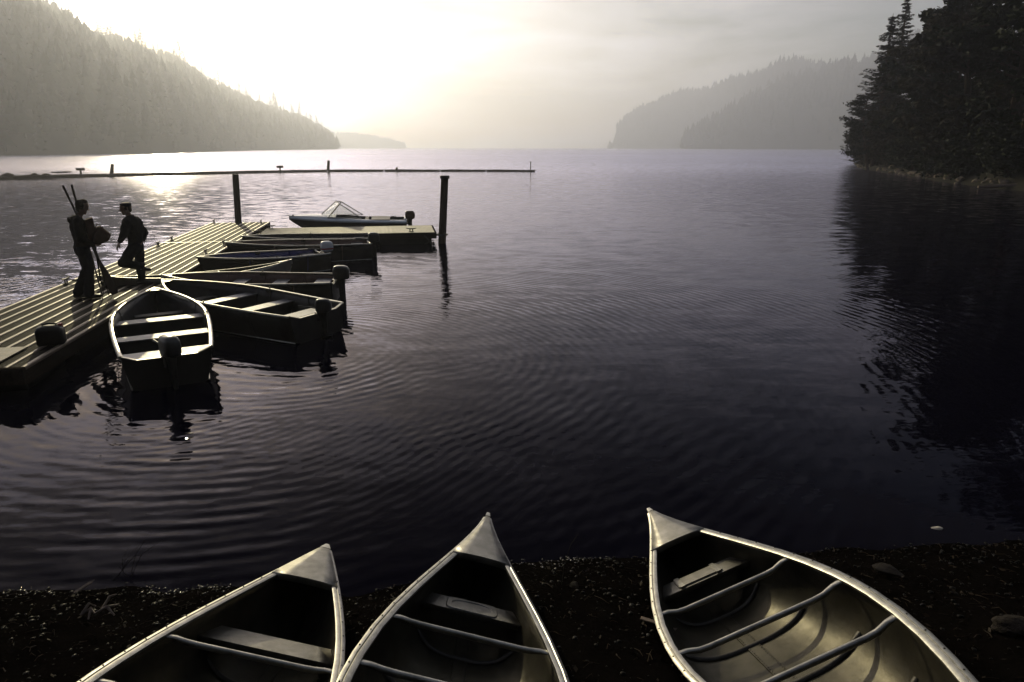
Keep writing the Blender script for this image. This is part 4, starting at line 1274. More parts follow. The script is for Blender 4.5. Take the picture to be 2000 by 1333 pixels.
# ------------------------------------------------------------------ people
def capsule(m, p0, r0, p1, r1, n=10):
    p0, p1 = Vector(p0), Vector(p1)
    d = p1 - p0; ln = d.length
    d = d / ln if ln > 1e-6 else Vector((0, 0, 1))
    up = Vector((0, 0, 1)) if abs(d.z) < 0.9 else Vector((1, 0, 0))
    s = d.cross(up).normalized(); u = s.cross(d)
    rs = []
    for a in (-90, -55, -20):
        rs.append((p0 + d * r0 * math.sin(R(a)), max(1e-3, r0 * math.cos(R(a)))))
    for a in (20, 55, 90):
        rs.append((p1 + d * r1 * math.sin(R(a)), max(1e-3, r1 * math.cos(R(a)))))
    m.rings([[c + (s * math.cos(2 * math.pi * k / n) + u * math.sin(2 * math.pi * k / n)) * r for k in range(n)] for c, r in rs])


def ellipsoid(m, c, r, n=14, k=8):
    rs = []
    for i in range(k + 1):
        a = -math.pi / 2 + math.pi * i / k
        q = max(0.01, math.cos(a))
        rs.append([(c[0] + r[0] * q * math.cos(2 * math.pi * j / n), c[1] + r[1] * q * math.sin(2 * math.pi * j / n), c[2] + r[2] * math.sin(a)) for j in range(n)])
    m.rings(rs)


def blob(m, name, mtl, parent, vox=0.012, smooth=4):
    o = m.build(name, mtl, parent, 180)
    r_ = o.modifiers.new('remesh', 'REMESH'); r_.mode = 'VOXEL'; r_.voxel_size = vox; r_.use_smooth_shade = True
    s = o.modifiers.new('smooth', 'SMOOTH'); s.factor = 0.5; s.iterations = smooth
    return o


FOLDS = bpy.data.textures.new('cloth_folds', 'CLOUDS'); FOLDS.noise_scale = 0.09; FOLDS.noise_depth = 2


def folds(o, st=0.028):
    d = o.modifiers.new('folds', 'DISPLACE'); d.texture = FOLDS; d.strength = st; d.mid_level = 0.5; d.texture_coords = 'LOCAL'


def chain(m, pts, grow=0.0):
    for (p, r), (q, s) in zip(pts, pts[1:]):
        capsule(m, p, r + grow, q, s + grow)


def hand(m, wrist, fdir, palm_n, side, curl=0.5, s=1.0):
    """palm and five bent fingers"""
    wrist = Vector(wrist); f = Vector(fdir).normalized(); n_ = Vector(palm_n).normalized(); sd_ = f.cross(n_).normalized()
    pc = wrist + f * 0.05 * s
    for v in (-1, -0.33, 0.33, 1):
        capsule(m, wrist + sd_ * v * 0.018 * s, 0.017 * s, wrist + f * 0.088 * s + sd_ * v * 0.030 * s, 0.014 * s, 8)
    for v, l in ((-1, 0.062), (-0.33, 0.074), (0.33, 0.080), (1, 0.070)):
        a = wrist + f * 0.092 * s + sd_ * v * 0.031 * s
        d1 = (f + n_ * curl * 0.6).normalized(); d2 = (f * 0.6 + n_ * curl * 1.5).normalized(); d3 = (f * 0.2 + n_ * curl * 2.0).normalized()
        b = a + d1 * l * 0.5 * s; c = b + d2 * l * 0.32 * s; e = c + d3 * l * 0.25 * s
        chain(m, [(a, 0.0105 * s), (b, 0.0095 * s), (c, 0.0088 * s), (e, 0.0078 * s)])
    a = wrist + f * 0.03 * s + sd_ * side * 0.030 * s
    b = a + (f * 0.6 + sd_ * side * 0.7 + n_ * 0.3).normalized() * 0.045 * s
    c = b + (f * 0.9 + sd_ * side * 0.15 + n_ * 0.5).normalized() * 0.038 * s
    chain(m, [(a, 0.015 * s), (b, 0.012 * s), (c, 0.010 * s)])


def head(m, c, face, up, s=1.0):
    """face = unit vector the face looks along"""
    c = Vector(c); f = Vector(face).normalized(); u = Vector(up).normalized(); u = (u - f * u.dot(f)).normalized(); sd_ = f.cross(u)
    def P(a, b, d): return c + f * a * s + sd_ * b * s + u * d * s
    def E(p, r, q, t): capsule(m, p, r * s, q, t * s, 12)
    E(P(-0.025, 0, 0.035), 0.083, P(0.020, 0, 0.040), 0.078)
    E(P(0.03, 0, 0.01), 0.066, P(0.040, 0, -0.055), 0.046)
    E(P(0.052, 0, -0.085), 0.026, P(0.060, 0, -0.090), 0.024)          # chin
    E(P(0.0, 0.03, -0.05), 0.045, P(0.045, 0.01, -0.07), 0.035)
    E(P(0.0, -0.03, -0.05), 0.045, P(0.045, -0.01, -0.07), 0.035)      # jaw
    E(P(0.088, 0, 0.020), 0.009, P(0.108, 0, -0.018), 0.014)           # nose
    E(P(0.086, -0.016, -0.050), 0.008, P(0.086, 0.016, -0.050), 0.008) # upper lip
    E(P(0.082, -0.014, -0.062), 0.008, P(0.082, 0.014, -0.062), 0.008)
    E(P(0.086, -0.035, 0.030), 0.010, P(0.088, -0.012, 0.032), 0.009)  # brows
    E(P(0.086, 0.035, 0.030), 0.010, P(0.088, 0.012, 0.032), 0.009)
    for sg in (1, -1):
        E(P(-0.005, sg * 0.078, 0.015), 0.014, P(-0.008, sg * 0.082, -0.018), 0.010)  # ears
        E(P(0.079, sg * 0.03, 0.008), 0.012, P(0.079, sg * 0.028, 0.008), 0.012)     # eyes


def foot(m, heel, toe, g=0.0, hgt=0.045):
    heel, toe = Vector(heel), Vector(toe)
    d = (toe - heel)
    for sgn in (-1, 1):
        side_ = d.normalized().cross(Vector((0, 0, 1))) * sgn * 0.016
        chain(m, [(heel + side_ + Vector((0, 0, 0.040)), 0.036 + g), (heel.lerp(toe, 0.6) + side_ * 1.6 + Vector((0, 0, 0.036)), 0.033 + g), (toe - d.normalized() * 0.03 + side_ + Vector((0, 0, 0.030)), 0.026 + g)])


# ---- person carrying bags and oars.  local origin at the feet on the dock; x = picture right, y = away
def person_a():
    ox, oy = -7.96, 12.58
    body = MB()
    nk = (0.075, 0.0, 1.50); ch = (0.02, 0.0, 1.32); wa = (0.05, 0, 1.06); hp = (0.04, 0.0, 0.94)
    hL, hR = (0.03, 0.10, 0.93), (0.05, -0.10, 0.92)
    kL, kR = (0.055, 0.11, 0.53), (0.085, -0.09, 0.53)
    aL, aR = (-0.17, 0.10, 0.10), (0.02, -0.10, 0.09)
    sL, sR = (0.0, 0.19, 1.43), (0.03, -0.19, 1.42)
    eL, eR = (0.06, 0.25, 1.13), (0.03, -0.25, 1.12)
    wL, wR = (0.26, 0.13, 1.00), (0.24, -0.15, 0.985)
    # torso
    chain(body, [((0.03, 0, 1.34), 0.115), (wa, 0.105), (hp, 0.12)])
    chain(body, [(sL, 0.062), ((0.02, 0, 1.42), 0.085), (sR, 0.062)])
    chain(body, [((0.02, 0.08, 1.30), 0.10), ((0.04, 0.07, 1.08), 0.085)]); chain(body, [((0.02, -0.08, 1.30), 0.10), ((0.04, -0.07, 1.08), 0.085)])
    chain(body, [((0.035, 0, 1.42), 0.060), (nk, 0.055), ((0.11, 0, 1.58), 0.055)])
    head(body, (0.150, 0, 1.665), (0.93, -0.12, -0.36), (0.35, 0, 1), 1.1)
    for h_, k, a in ((hL, kL, aL), (hR, kR, aR)):
        chain(body, [(h_, 0.088), (k, 0.060), ((k[0] * .55 + a[0] * .45 - 0.01, k[1], k[2] * .6 + a[2] * .4), 0.056), (a, 0.038)])
    for s, e, w in ((sL, eL, wL), (sR, eR, wR)):
        chain(body, [(s, 0.056), (e, 0.042), (w, 0.029)])
    foot(body, (-0.22, 0.10, 0.0), (0.0, 0.09, 0.0)); foot(body, (-0.01, -0.10, 0), (0.22, -0.12, 0))
    hand(body, wL, (0.85, -0.45, -0.1), (0, 0, 1), 1, 0.5); hand(body, wR, (0.9, 0.4, -0.1), (0, 0, 1), -1, 0.5)
    bd = blob(body, 'person', SKIN, None, 0.009, 3)
    rz, kx = R(32.4), 0.90
    bd.location = (ox, oy, DZ + 0.012); bd.rotation_euler = (0, 0, rz); bd.scale = (kx, 1, 1)
    tag(bd, 'person with hooded jacket carrying oars and bags on the dock', 'person')
    j = MB(); g = 0.034
    chain(j, [((0.03, 0, 1.36), 0.115 + g), ((0.05, 0, 1.10), 0.118 + g), ((0.045, 0, 0.99), 0.128 + g)])
    chain(j, [((0.02, 0.09, 1.31), 0.10 + g), ((0.04, 0.09, 1.02), 0.098 + g)]); chain(j, [((0.02, -0.09, 1.31), 0.10 + g), ((0.04, -0.09, 1.02), 0.098 + g)])
    chain(j, [((-0.05, 0, 1.33), 0.085), ((-0.03, 0, 1.12), 0.085)])
    chain(j, [(sL, 0.062 + g), ((0.02, 0, 1.42), 0.088 + g), (sR, 0.062 + g)])
    for s, e, w in ((sL, eL, wL), (sR, eR, wR)):
        q = Vector(e).lerp(Vector(w), 0.88)
        chain(j, [(s, 0.060 + g), (e, 0.050 + g), (q, 0.040 + g * .6)])
    chain(j, [((-0.06, -0.07, 1.46), 0.055), ((-0.09, 0, 1.44), 0.065), ((-0.06, 0.07, 1.46), 0.055)])   # hood lying on the back
    chain(j, [((0.03, 0.06, 1.47), 0.05), ((0.09, 0, 1.46), 0.045), ((0.03, -0.06, 1.47), 0.05)])
    folds(blob(j, 'jacket', JACKET, bd, 0.012, 5))
    t = MB(); g = 0.028
    chain(t, [((0.045, 0, 1.00), 0.125), (hp, 0.135)])
    chain(t, [((-0.04, 0, 0.92), 0.095), ((-0.02, 0, 0.84), 0.09)])
    for h_, k, a in ((hL, kL, aL), (hR, kR, aR)):
        md = (k[0] * .5 + a[0] * .5, k[1], k[2] * .5 + a[2] * .5)
        chain(t, [(h_, 0.105 + g), ((h_[0] * .5 + k[0] * .5, k[1], 0.72), 0.088 + g), (k, 0.072 + g), (md, 0.074 + g), ((a[0], a[1], 0.10), 0.078 + g)])
    folds(blob(t, 'trousers', TROUSER, bd, 0.012, 5))
    b = MB()
    foot(b, (-0.23, 0.10, 0.0), (0.01, 0.09, 0.0), 0.010); foot(b, (-0.02, -0.10, 0), (0.23, -0.12, 0), 0.010)
    blob(b, 'boots', BOOT, bd, 0.010, 2)
    hr = MB()
    c = Vector((0.150, 0, 1.665))
    for (dx, dy, dz, r0) in [(-0.03, 0, 0.055, 0.088), (0.015, 0, 0.068, 0.080), (-0.055, 0, 0.0, 0.072), (-0.065, 0.0, -0.045, 0.055), (-0.01, 0.045, 0.03, 0.055), (-0.01, -0.045, 0.03, 0.055), (0.055, 0, 0.085, 0.045), (-0.02, 0.05, -0.015, 0.040), (-0.02, -0.05, -0.015, 0.040)]:
        capsule(hr, c + Vector((dx, dy, dz)), r0, c + Vector((dx + 0.01, dy, dz)), r0, 12)
    folds(blob(hr, 'hair', HAIR, bd, 0.010, 2))
    W = lambda x, y, z: (ox + x, oy + y, DZ + 0.018 + z)
    # paper bag
    m = MB()
    pts0 = [(0.155, 1.43), (0.30, 1.47), (0.335, 1.05), (0.165, 1.02)]
    m.rings([[(p[0], y, p[1]) for p in pts0] for y in (-0.10, 0.12)])
    pb = m.build('paper_bag', CARDBOARD, None); bv = pb.modifiers.new('bevel', 'BEVEL'); bv.width = 0.012; bv.segments = 2
    pb.location = W(0, 0, 0); pb.rotation_euler = (0, 0, rz); pb.scale = (kx, 1, 1); tag(pb, 'upright boxy brown bag hugged against the chest of the oar carrier', 'bag')
    # duffel bag
    m = MB()
    outl = [(0.33, 1.29), (0.42, 1.31), (0.585, 1.14), (0.52, 1.03), (0.29, 0.945), (0.21, 1.03), (0.24, 1.16)]
    cx, cz = 0.38, 1.12
    for_r = []
    for y, k in ((-0.17, 0.72), (-0.14, 0.93), (-0.05, 1.0), (0.05, 1.0), (0.13, 0.93), (0.16, 0.72)):
        for_r.append([(cx + (p[0] - cx) * k, y, cz + (p[1] - cz) * k) for p in outl])
    m.rings(for_r)
    db = m.build('duffel_bag', CANVAS, None, 180); ss_ = db.modifiers.new('round', 'BEVEL'); ss_.width = 0.03; ss_.segments = 3; ss_.limit_method = 'NONE'
    db.location = W(0, 0, 0); db.rotation_euler = (0, 0, rz); db.scale = (kx, 1, 1); tag(db, 'slumped dark reddish shoulder bag held in front of the oar carrier', 'bag')
    sp = MB().tube([(0.30, -0.10, 1.25), (0.36, -0.14, 1.36), (0.44, -0.14, 1.30), (0.48, -0.12, 1.20)], 0.010, 6).build('strap', CANVAS, db, 60)
    # oars carried over the shoulder
    for (a, b, yy0, yy1, wide, lb) in [((-0.115, 2.05), (0.475, 0.05), 0.06, -0.24, 0.075, 'wooden oar with its broad blade low in front of the carrier'), ((0.035, 2.06), (0.245, 0.02), 0.10, -0.20, 0.020, 'second oar seen edge on beside the broad bladed one')]:
        m = MB()
        A_, B_ = Vector((a[0], yy0, a[1])), Vector((b[0], yy1, b[1]))
        d_ = (B_ - A_).normalized()
        o = empty('oar', W(0, 0, 0), rz); o.scale = (kx, 1, 1); tag(o, lb, 'oar', 'oars carried by the person on the dock')
        MB().tube([A_, A_ + d_ * 0.02, A_ + d_ * 0.22, A_ + d_ * 0.25, A_.lerp(B_, 0.72)], [0.017, 0.023, 0.023, 0.020, 0.020], 10).build('shaft', OARWOOD, o, 50)
        bl = MB(); rs = []
        sx = Vector((d_.z, 0, -d_.x)).normalized(); sy = d_.cross(sx)
        for f, ww in ((0.66, 0.020), (0.74, 0.045), (0.82, 0.068), (0.92, 0.078), (0.98, 0.074), (1.0, 0.055)):
            c = A_.lerp(B_, f); k = wide / 0.075
            if wide > 0.05: w1, w2 = ww, 0.012
            else: w1, w2 = 0.022 if f < .7 else 0.014, ww
            rs.append([c + sx * w1 * math.cos(q) + sy * w2 * math.sin(q) for q in np.linspace(0, 6.283, 13)[:-1]])
        bl.rings(rs); bl.build('blade', OARWOOD, o, 50)
    # slim tripod hanging from the same arm, its feet on the deck
    tp = empty('tripod', W(kx * 0.255 * math.cos(rz) + 0.05 * math.sin(rz), kx * 0.255 * math.sin(rz) - 0.05 * math.cos(rz), 0), rz); tp.scale = (kx, 1, 1); tag(tp, 'thin legged tripod standing between the oars', 'tripod')
    for (dx, dy) in ((0.11, -0.10), (0.18, 0.10), (0.02, 0.12)):
        MB().tube([(0, 0, 0.92), (dx * 0.5, dy * 0.5, 0.46), (dx, dy, 0.0)], [0.014, 0.012, 0.009], 7).build('leg', BLACK, tp, 60)
    MB().tube([(0, 0, 0.30), (0.045, -0.05, 0.28)], 0.008, 5).tube([(0, 0, 0.30), (0.10, 0.05, 0.27)], 0.008, 5).tube([(0, 0, 0.30), (0, 0, 0.95)], 0.012, 6).build('centre_column', BLACK, tp, 60)
    MB().loft([(0, 0, 0.90, 0.03, 0.03, 2), (0, 0, 0.97, 0.026, 0.026, 2)], 10).build('head', BLACK, tp, 50)


person_a()


def person_b():
    ox, oy = -7.60, 13.80
    body = MB()
    s_ = 1.0
    hp = (-0.01, 0, 0.80); wa = (0.0, 0, 0.92)
    hS, hU = (0.03, 0.09, 0.78), (-0.03, -0.09, 0.79)
    kS, aS = (0.02, 0.10, 0.42), (0.02, 0.10, 0.09)
    kU, aU = (-0.275, -0.12, 0.49), (0.055, -0.07, 0.375)
    sL, sR = (-0.10, -0.14, 1.295), (0.055, 0.14, 1.29)
    eL, wL = (-0.20, -0.20, 1.03), (-0.285, -0.22, 0.90)
    eR, wR = (0.185, 0.19, 1.03), (0.12, 0.04, 0.88)
    chain(body, [((-0.01, 0, 1.24), 0.118), (wa, 0.108), (hp, 0.118)])
    chain(body, [(sL, 0.062), ((-0.02, 0, 1.32), 0.085), (sR, 0.062)])
    chain(body, [((-0.06, -0.07, 1.20), 0.095), ((-0.03, -0.06, 0.95), 0.085)]); chain(body, [((0.05, 0.08, 1.22), 0.10), ((0.03, 0.06, 0.96), 0.085)])
    chain(body, [((-0.02, 0, 1.34), 0.06), ((-0.045, 0, 1.42), 0.055), ((-0.065, 0, 1.47), 0.055)])
    head(body, (-0.080, 0, 1.545), (-0.95, -0.25, -0.08), (0, 0, 1), 1.08)
    chain(body, [(hS, 0.088), (kS, 0.062), ((0.02, 0.10, 0.28), 0.056), (aS, 0.040)])
    chain(body, [(hU, 0.088), (kU, 0.062), ((kU[0] * .55 + aU[0] * .45, -0.10, 0.43), 0.056), (aU, 0.040)])
    chain(body, [(sL, 0.056), (eL, 0.042), (wL, 0.029)]); chain(body, [(sR, 0.056), (eR, 0.042), (wR, 0.029)])
    foot(body, (-0.04, 0.10, 0), (0.20, 0.02, 0))
    foot(body, (0.075, -0.07, 0.285), (0.17, -0.07, 0.30)) if False else chain(body, [(aU, 0.040), ((0.10, -0.07, 0.33), 0.034), ((0.17, -0.07, 0.31), 0.026)])
    hand(body, wL, (-0.45, -0.1, -0.9), (0.7, 0.2, -0.4), 1, 0.35); hand(body, wR, (-0.3, -0.8, -0.1), (0, 0, -1), 1, 0.4)
    bd = blob(body, 'person', SKIN, None, 0.009, 3)
    bd.location = (ox, oy, DZ + 0.012); bd.rotation_euler = (0, 0, R(28.8)); bd.scale = (1.0, 1.05, 1)
    tag(bd, 'person in brimless dark cap striding on one leg at the dock edge', 'person')
    j = MB(); g = 0.028
    chain(j, [((-0.01, 0, 1.26), 0.115 + g), ((0.0, 0, 1.0), 0.112 + g), ((0.0, 0, 0.90), 0.118 + g)])
    chain(j, [((-0.06, -0.07, 1.22), 0.095 + g), ((-0.02, -0.06, 0.93), 0.09 + g)]); chain(j, [((0.06, 0.08, 1.22), 0.11 + g), ((0.03, 0.06, 0.94), 0.09 + g)])
    chain(j, [((0.03, 0, 1.22), 0.10), ((0.02, 0, 1.02), 0.10)])
    chain(j, [(sL, 0.062 + g), ((-0.02, 0, 1.32), 0.088 + g), (sR, 0.062 + g)])
    chain(j, [(sL, 0.060 + g), (eL, 0.046 + g), (Vector(eL).lerp(Vector(wL), 0.7), 0.036 + g * .6)])
    chain(j, [(sR, 0.066 + g), (eR, 0.052 + g), (Vector(eR).lerp(Vector(wR), 0.85), 0.040 + g * .6)])
    chain(j, [((-0.03, 0.05, 1.37), 0.05), ((-0.07, 0, 1.37), 0.045), ((-0.03, -0.05, 1.37), 0.05)])
    folds(blob(j, 'shirt', JACKET2, bd, 0.012, 5))
    t = MB(); g = 0.024
    chain(t, [((0.0, 0, 0.90), 0.118), (hp, 0.132)])
    chain(t, [((0.05, 0, 0.80), 0.09), ((0.04, 0.03, 0.72), 0.085)])
    chain(t, [(hS, 0.105 + g), ((0.03, 0.1, 0.60), 0.085 + g), (kS, 0.072 + g), ((0.02, 0.10, 0.25), 0.062 + g), ((0.02, 0.10, 0.12), 0.058 + g)])
    chain(t, [(hU, 0.105 + g), ((-0.16, -0.11, 0.63), 0.088 + g), (kU, 0.072 + g), ((-0.10, -0.09, 0.435), 0.066 + g), ((0.03, -0.07, 0.385), 0.056 + g)])
    folds(blob(t, 'trousers', TROUSER, bd, 0.012, 5))
    b = MB()
    foot(b, (-0.05, 0.10, 0.0), (0.21, 0.02, 0.0), 0.010)
    chain(b, [((0.05, -0.07, 0.375), 0.050), ((0.10, -0.07, 0.33), 0.044), ((0.18, -0.07, 0.31), 0.036)]); chain(b, [((0.055, -0.07, 0.40), 0.048), ((0.085, -0.07, 0.43), 0.040)])
    blob(b, 'boots', BOOT, bd, 0.010, 2)
    hr = MB(); c = Vector((-0.080, 0, 1.545))
    for (dx, dy, dz, r0) in [(0.03, 0, 0.035, 0.082), (0.05, 0, -0.02, 0.062), (0.0, 0.045, 0.02, 0.05), (0.0, -0.045, 0.02, 0.05)]:
        capsule(hr, c + Vector((dx, dy, dz)), r0, c + Vector((dx - 0.01, dy, dz)), r0, 12)
    folds(blob(hr, 'hair', HAIR, bd, 0.010, 2))
    cp = MB(); cp.loft([(c.x + 0.005, c.y, c.z + 0.040, 0.102, 0.088, 2.2), (c.x + 0.005, c.y, c.z + 0.085, 0.103, 0.090, 2.4), (c.x + 0.005, c.y, c.z + 0.105, 0.090, 0.08, 2.4), (c.x + 0.005, c.y, c.z + 0.112, 0.05, 0.045, 2)], 20)
    cp.build('cap', JACKET2, bd, 50)


person_b()

# ------------------------------------------------------------------ things on the dock
fc = empty('fuel_tank', (-6.60, 9.42, DZ + 0.015), R(20)); tag(fc, 'black squat fuel tank standing near the end of the dock', 'fuel tank')
MB().loft([(0, 0, 0.0, 0.165, 0.11, 5), (0, 0, 0.02, 0.175, 0.12, 5), (0, 0, 0.20, 0.175, 0.12, 5), (0, 0, 0.25, 0.15, 0.10, 4), (0, 0, 0.27, 0.09, 0.07, 3)], 28).build('tank', CAN, fc, 50)
MB().tube([(-0.09, 0, 0.25), (-0.085, 0, 0.285), (0, 0, 0.30), (0.085, 0, 0.285), (0.09, 0, 0.25)], 0.016, 8).build('handle', CAN, fc, 50)
MB().loft([(0.13, 0.03, 0.23, 0.035, 0.035, 2), (0.13, 0.03, 0.285, 0.033, 0.033, 2)], 14).build('cap', COWL_RED, fc, 50)

ropes = [([(-9.30, 13.92, DZ + .11), (-8.9, 14.25, DZ + .03), (-8.3, 14.55, DZ + .03), (-7.6, 14.2, DZ + .04), (-7.25, 13.95, DZ + .05), (-6.98, 13.45, .60)], 'pale mooring rope lying across the dock behind the walkers'),
         ([(-7.28, 14.2, DZ + .1), (-7.1, 13.6, DZ + .06), (-6.85, 13.0, .52), (-6.66, 12.48, .60)], 'short mooring rope from the dock edge to the nearest skiff'),
         ([(-8.12, 18.05, DZ + .1), (-7.8, 17.2, .40), (-7.52, 16.25, .60)], 'mooring rope from the dock edge to the blue skiff'),
         ([(-8.42, 19.95, DZ + .1), (-8.15, 19.4, .38), (-7.92, 18.86, .60)], 'mooring rope to the bow of the dark faded skiff')]
for pts, lb in ropes:
    pp = [Vector(p) for p in pts]; fine_ = []
    for i in range(len(pp) - 1):
        p0, p1, p2, p3 = pp[max(0, i - 1)], pp[i], pp[i + 1], pp[min(len(pp) - 1, i + 2)]
        for k in range(6):
            t_ = k / 6
            fine_.append(0.5 * ((2 * p1) + (-p0 + p2) * t_ + (2 * p0 - 5 * p1 + 4 * p2 - p3) * t_ ** 2 + (-p0 + 3 * p1 - 3 * p2 + p3) * t_ ** 3))
    fine_.append(pp[-1])
    o = MB().tube(fine_, 0.010, 6).build('mooring_rope', ROPE, None, 60)
    tag(o, lb, 'rope', 'mooring ropes on the dock')

# ------------------------------------------------------------------ beach litter
pr = random.Random(99); prs = np.random.RandomState(99)
ico_v, ico_f = [], []
phi = (1 + 5 ** 0.5) / 2
ico_v = np.array([(-1, phi, 0), (1, phi, 0), (-1, -phi, 0), (1, -phi, 0), (0, -1, phi), (0, 1, phi), (0, -1, -phi), (0, 1, -phi), (phi, 0, -1), (phi, 0, 1), (-phi, 0, -1), (-phi, 0, 1)]) / 1.9
ico_f = np.array([(0, 11, 5), (0, 5, 1), (0, 1, 7), (0, 7, 10), (0, 10, 11), (1, 5, 9), (5, 11, 4), (11, 10, 2), (10, 7, 6), (7, 1, 8), (3, 9, 4), (3, 4, 2), (3, 2, 6), (3, 6, 8), (3, 8, 9), (4, 9, 5), (2, 4, 11), (6, 2, 10), (8, 6, 7), (9, 8, 1)])
VV, FF, n0 = [], [], 0
for k in range(6000):
    x = pr.uniform(-5.5, 6.5); d = pr.random() ** 1.7 * 3.2 - 0.10; y = shore_y(x) - d
    s = 0.003 + 0.013 * pr.random() ** 3
    z = beach_z(x, y)
    v = ico_v * (s * np.array([pr.uniform(.8, 1.6), pr.uniform(.8, 1.6), pr.uniform(.4, .9)])) * prs.uniform(0.8, 1.2, (12, 1))
    VV.append(v + np.array([x, y, z + s * 0.25])); FF.append(ico_f + n0); n0 += 12
o = np_mesh('pebbles', np.concatenate(VV), np.concatenate(FF), PEBBLE)
tag(o, 'dark wet pebbles scattered over the beach', 'pebbles', kind='stuff')
VV, FF, n0 = [], [], 0
for k in range(1700):
    x = pr.uniform(-4.6, 1.0) if k % 3 else pr.uniform(-4.6, 6.0)
    if vnoise(x * 2.1, 1.3, 1.0) < pr.uniform(-0.1, 0.5): continue
    x += pr.gauss(0, 0.05); d = abs(pr.gauss(0.0, 0.10)) - 0.03; y = shore_y(x) - d
    s = 0.003 + 0.008 * pr.random() ** 2
    v = ico_v * (s * np.array([pr.uniform(.8, 1.8), pr.uniform(.8, 1.6), pr.uniform(.4, .9)])) * prs.uniform(0.75, 1.25, (12, 1))
    VV.append(v + np.array([x, y, max(0.0, beach_z(x, y)) + s * 0.3])); FF.append(ico_f + n0); n0 += 12
o = np_mesh('gravel', np.concatenate(VV), np.concatenate(FF), WETGRAVEL)
tag(o, 'glistening wet gravel along the water edge', 'gravel', kind='stuff')
m = MB()
for k in range(1700):
    x = pr.uniform(-5.5, 6.5); y = shore_y(x) - pr.random() ** 1.1 * 3.4 + 0.05
    a = pr.uniform(0, 6.28); l = pr.uniform(0.02, 0.10) * (1.8 if pr.random() < 0.1 else 1); z = beach_z(x, y) + 0.008
    rad = pr.uniform(0.001, 0.0032)
    dx, dy = l * math.cos(a) / 2, l * math.sin(a) / 2
    m.tube([(x - dx, y - dy, beach_z(x - dx, y - dy) + 0.006), (x + pr.uniform(-.01, .01), y + pr.uniform(-.01, .01), z + pr.uniform(0.0, 0.02)), (x + dx, y + dy, beach_z(x + dx, y + dy) + 0.008)], [rad, rad, rad * .6], 4)
o = m.build('twig_litter', TWIG); tag(o, 'broken twigs and bark litter on the dark beach', 'twigs', kind='stuff')
VV = []
C = []
for k in range(1500):
    x = pr.uniform(-5.5, 6.5); y = shore_y(x) - pr.random() * 3.4
    C.append((x, y, beach_z(x, y) + 0.012))
V, F = leaf_quads(C, 0.020, pr, 0.25)
o = np_mesh('leaf_litter', V, F, LEAFDEAD); tag(o, 'dead leaf scraps lying on the dark beach', 'leaves', kind='stuff')
rocks = [((3.60, 5.13), 0.045, PALE, 'small pale stone in the shallow water right of the canoes', (1.0, .8, 1.3)), ((2.62, 4.15), 0.11, ROCK, 'brownish flat stone beside the right canoe gunwale', (0.8, 1.2, .35)),
         ((2.74, 3.15), 0.11, ROCK, 'rough grey stone at the right edge of the beach', (1.1, 1.0, .8)), ((-3.10, 3.30), 0.06, ROCK, 'grey stone low on the left side of the beach', (1, 1, .8)),
         ((0.42, 3.98), 0.035, ROCK, 'small stone between the middle and right canoes', (1, 1, .8))]
for k, ((x, y), s, mt, lb, sc) in enumerate(rocks):
    o = bpy.data.objects.new('stone', rock_mesh('stone', mt, 500 + k, 3)); COL.objects.link(o)
    o.location = (x, y, max(beach_z(x, y), -0.03) + s * 0.3); o.scale = (s * sc[0], s * sc[1], s * sc[2]); o.rotation_euler = (0.2, 0.1, k * 1.3)
    tag(o, lb, 'stone')
x, y = -2.62, 3.66
m = MB(); zz = beach_z(x, y)
for pts in ([(-.09, .0, .02), (-.04, .03, .05), (0, .0, .03), (.06, .03, .06), (.11, .08, .04)], [(-.09, 0, .02), (-.06, .05, .07), (-.03, .06, .04)], [(0.03, .02, .04), (.05, .09, .09), (.09, .10, .10)], [(-.04, .03, .05), (-.02, -.04, .02)], [(.06, .03, .06), (.12, .0, .02)]):
    m.tube(pts, [0.010] + [0.009] * (len(pts) - 2) + [0.005], 7)
o = m.build('driftwood_root', DRIFT, None, 60); o.location = (x, y, zz); tag(o, 'knotted pale root lying on the beach at the left', 'driftwood')
m = MB(); rr_ = random.Random(5)
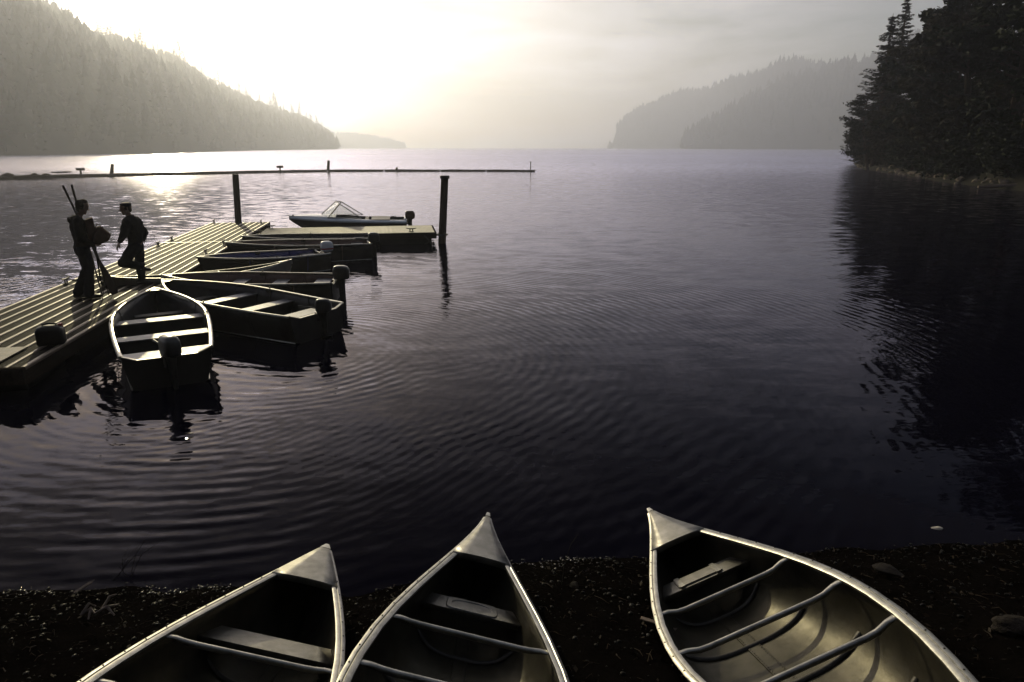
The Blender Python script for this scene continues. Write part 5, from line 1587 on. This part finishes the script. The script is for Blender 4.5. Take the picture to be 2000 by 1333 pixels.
for k in range(6):
    a = rr_.uniform(-0.5, 1.0)
    m.tube([(rr_.uniform(-.1, .1), rr_.uniform(-.1, .1), -0.05), (0.05 + a * .08, rr_.uniform(-.05, .15), 0.14), (0.12 + a * .22, rr_.uniform(-.05, .25), rr_.uniform(.18, .34))], [0.003, 0.002, 0.001], 4)
o = m.build('reed_clump', REED, None, 60); o.location = (-2.95, 4.42, -0.02); tag(o, 'thin dark reeds standing in the shallows left of the canoes', 'reeds')
o = MB().tube([(0, 0, 0), (0.02, 0.06, 0.12), (0.07, 0.12, 0.24), (0.12, 0.16, 0.29)], [0.003, 0.0025, 0.002, 0.001], 5).build('grass_stem', REED, None, 60)
o.location = (0.34, 4.05, beach_z(.34, 4.05)); tag(o, 'lone curved grass stem right of the middle canoe', 'grass')
for (x, y, a, l, lb) in [(-3.12, 4.25, 0.9, .16, 'pale splinter of wood at the water edge on the left'), (0.78, 3.32, -0.7, .10, 'light chip of wood between the middle and right canoes'), (0.86, 3.28, 0.2, .12, 'second light wood chip close to the right canoe side')]:
    m = MB(); m.box((0, 0, 0), (l, 0.022, 0.008)); m.add([(l / 2, -.011, -.004), (l / 2 + .03, 0.004, 0), (l / 2, .011, .004)], [(0, 1, 2)])
    o = m.build('wood_chip', DRIFT); o.location = (x, y, beach_z(x, y) + 0.02); o.rotation_euler = (0.15, -0.2, a); tag(o, lb, 'driftwood')

# ------------------------------------------------------------------ haze
hm = bpy.data.materials.new('haze'); hm.use_nodes = True
hn = hm.node_tree
for nd in list(hn.nodes):
    if nd.type != 'OUTPUT_MATERIAL': hn.nodes.remove(nd)
pv = hn.nodes.new('ShaderNodeVolumePrincipled')
pv.inputs['Color'].default_value = (0.81, 0.84, 1.0, 1)
pv.inputs['Density'].default_value = 0.00055
pv.inputs['Anisotropy'].default_value = 0.60
out = [n_ for n_ in hn.nodes if n_.type == 'OUTPUT_MATERIAL'][0]
hn.links.new(pv.outputs['Volume'], out.inputs['Volume'])
m = MB(); m.box((0, (EXT + 100 - 600) / 2, (338 - 5.5) / 2), (2 * EXT + 200, EXT + 100 + 600, 338 + 5.5))
hz = m.build('haze', hm)
tag(hz, 'thin sunlit haze over the lake', 'haze', kind='stuff')
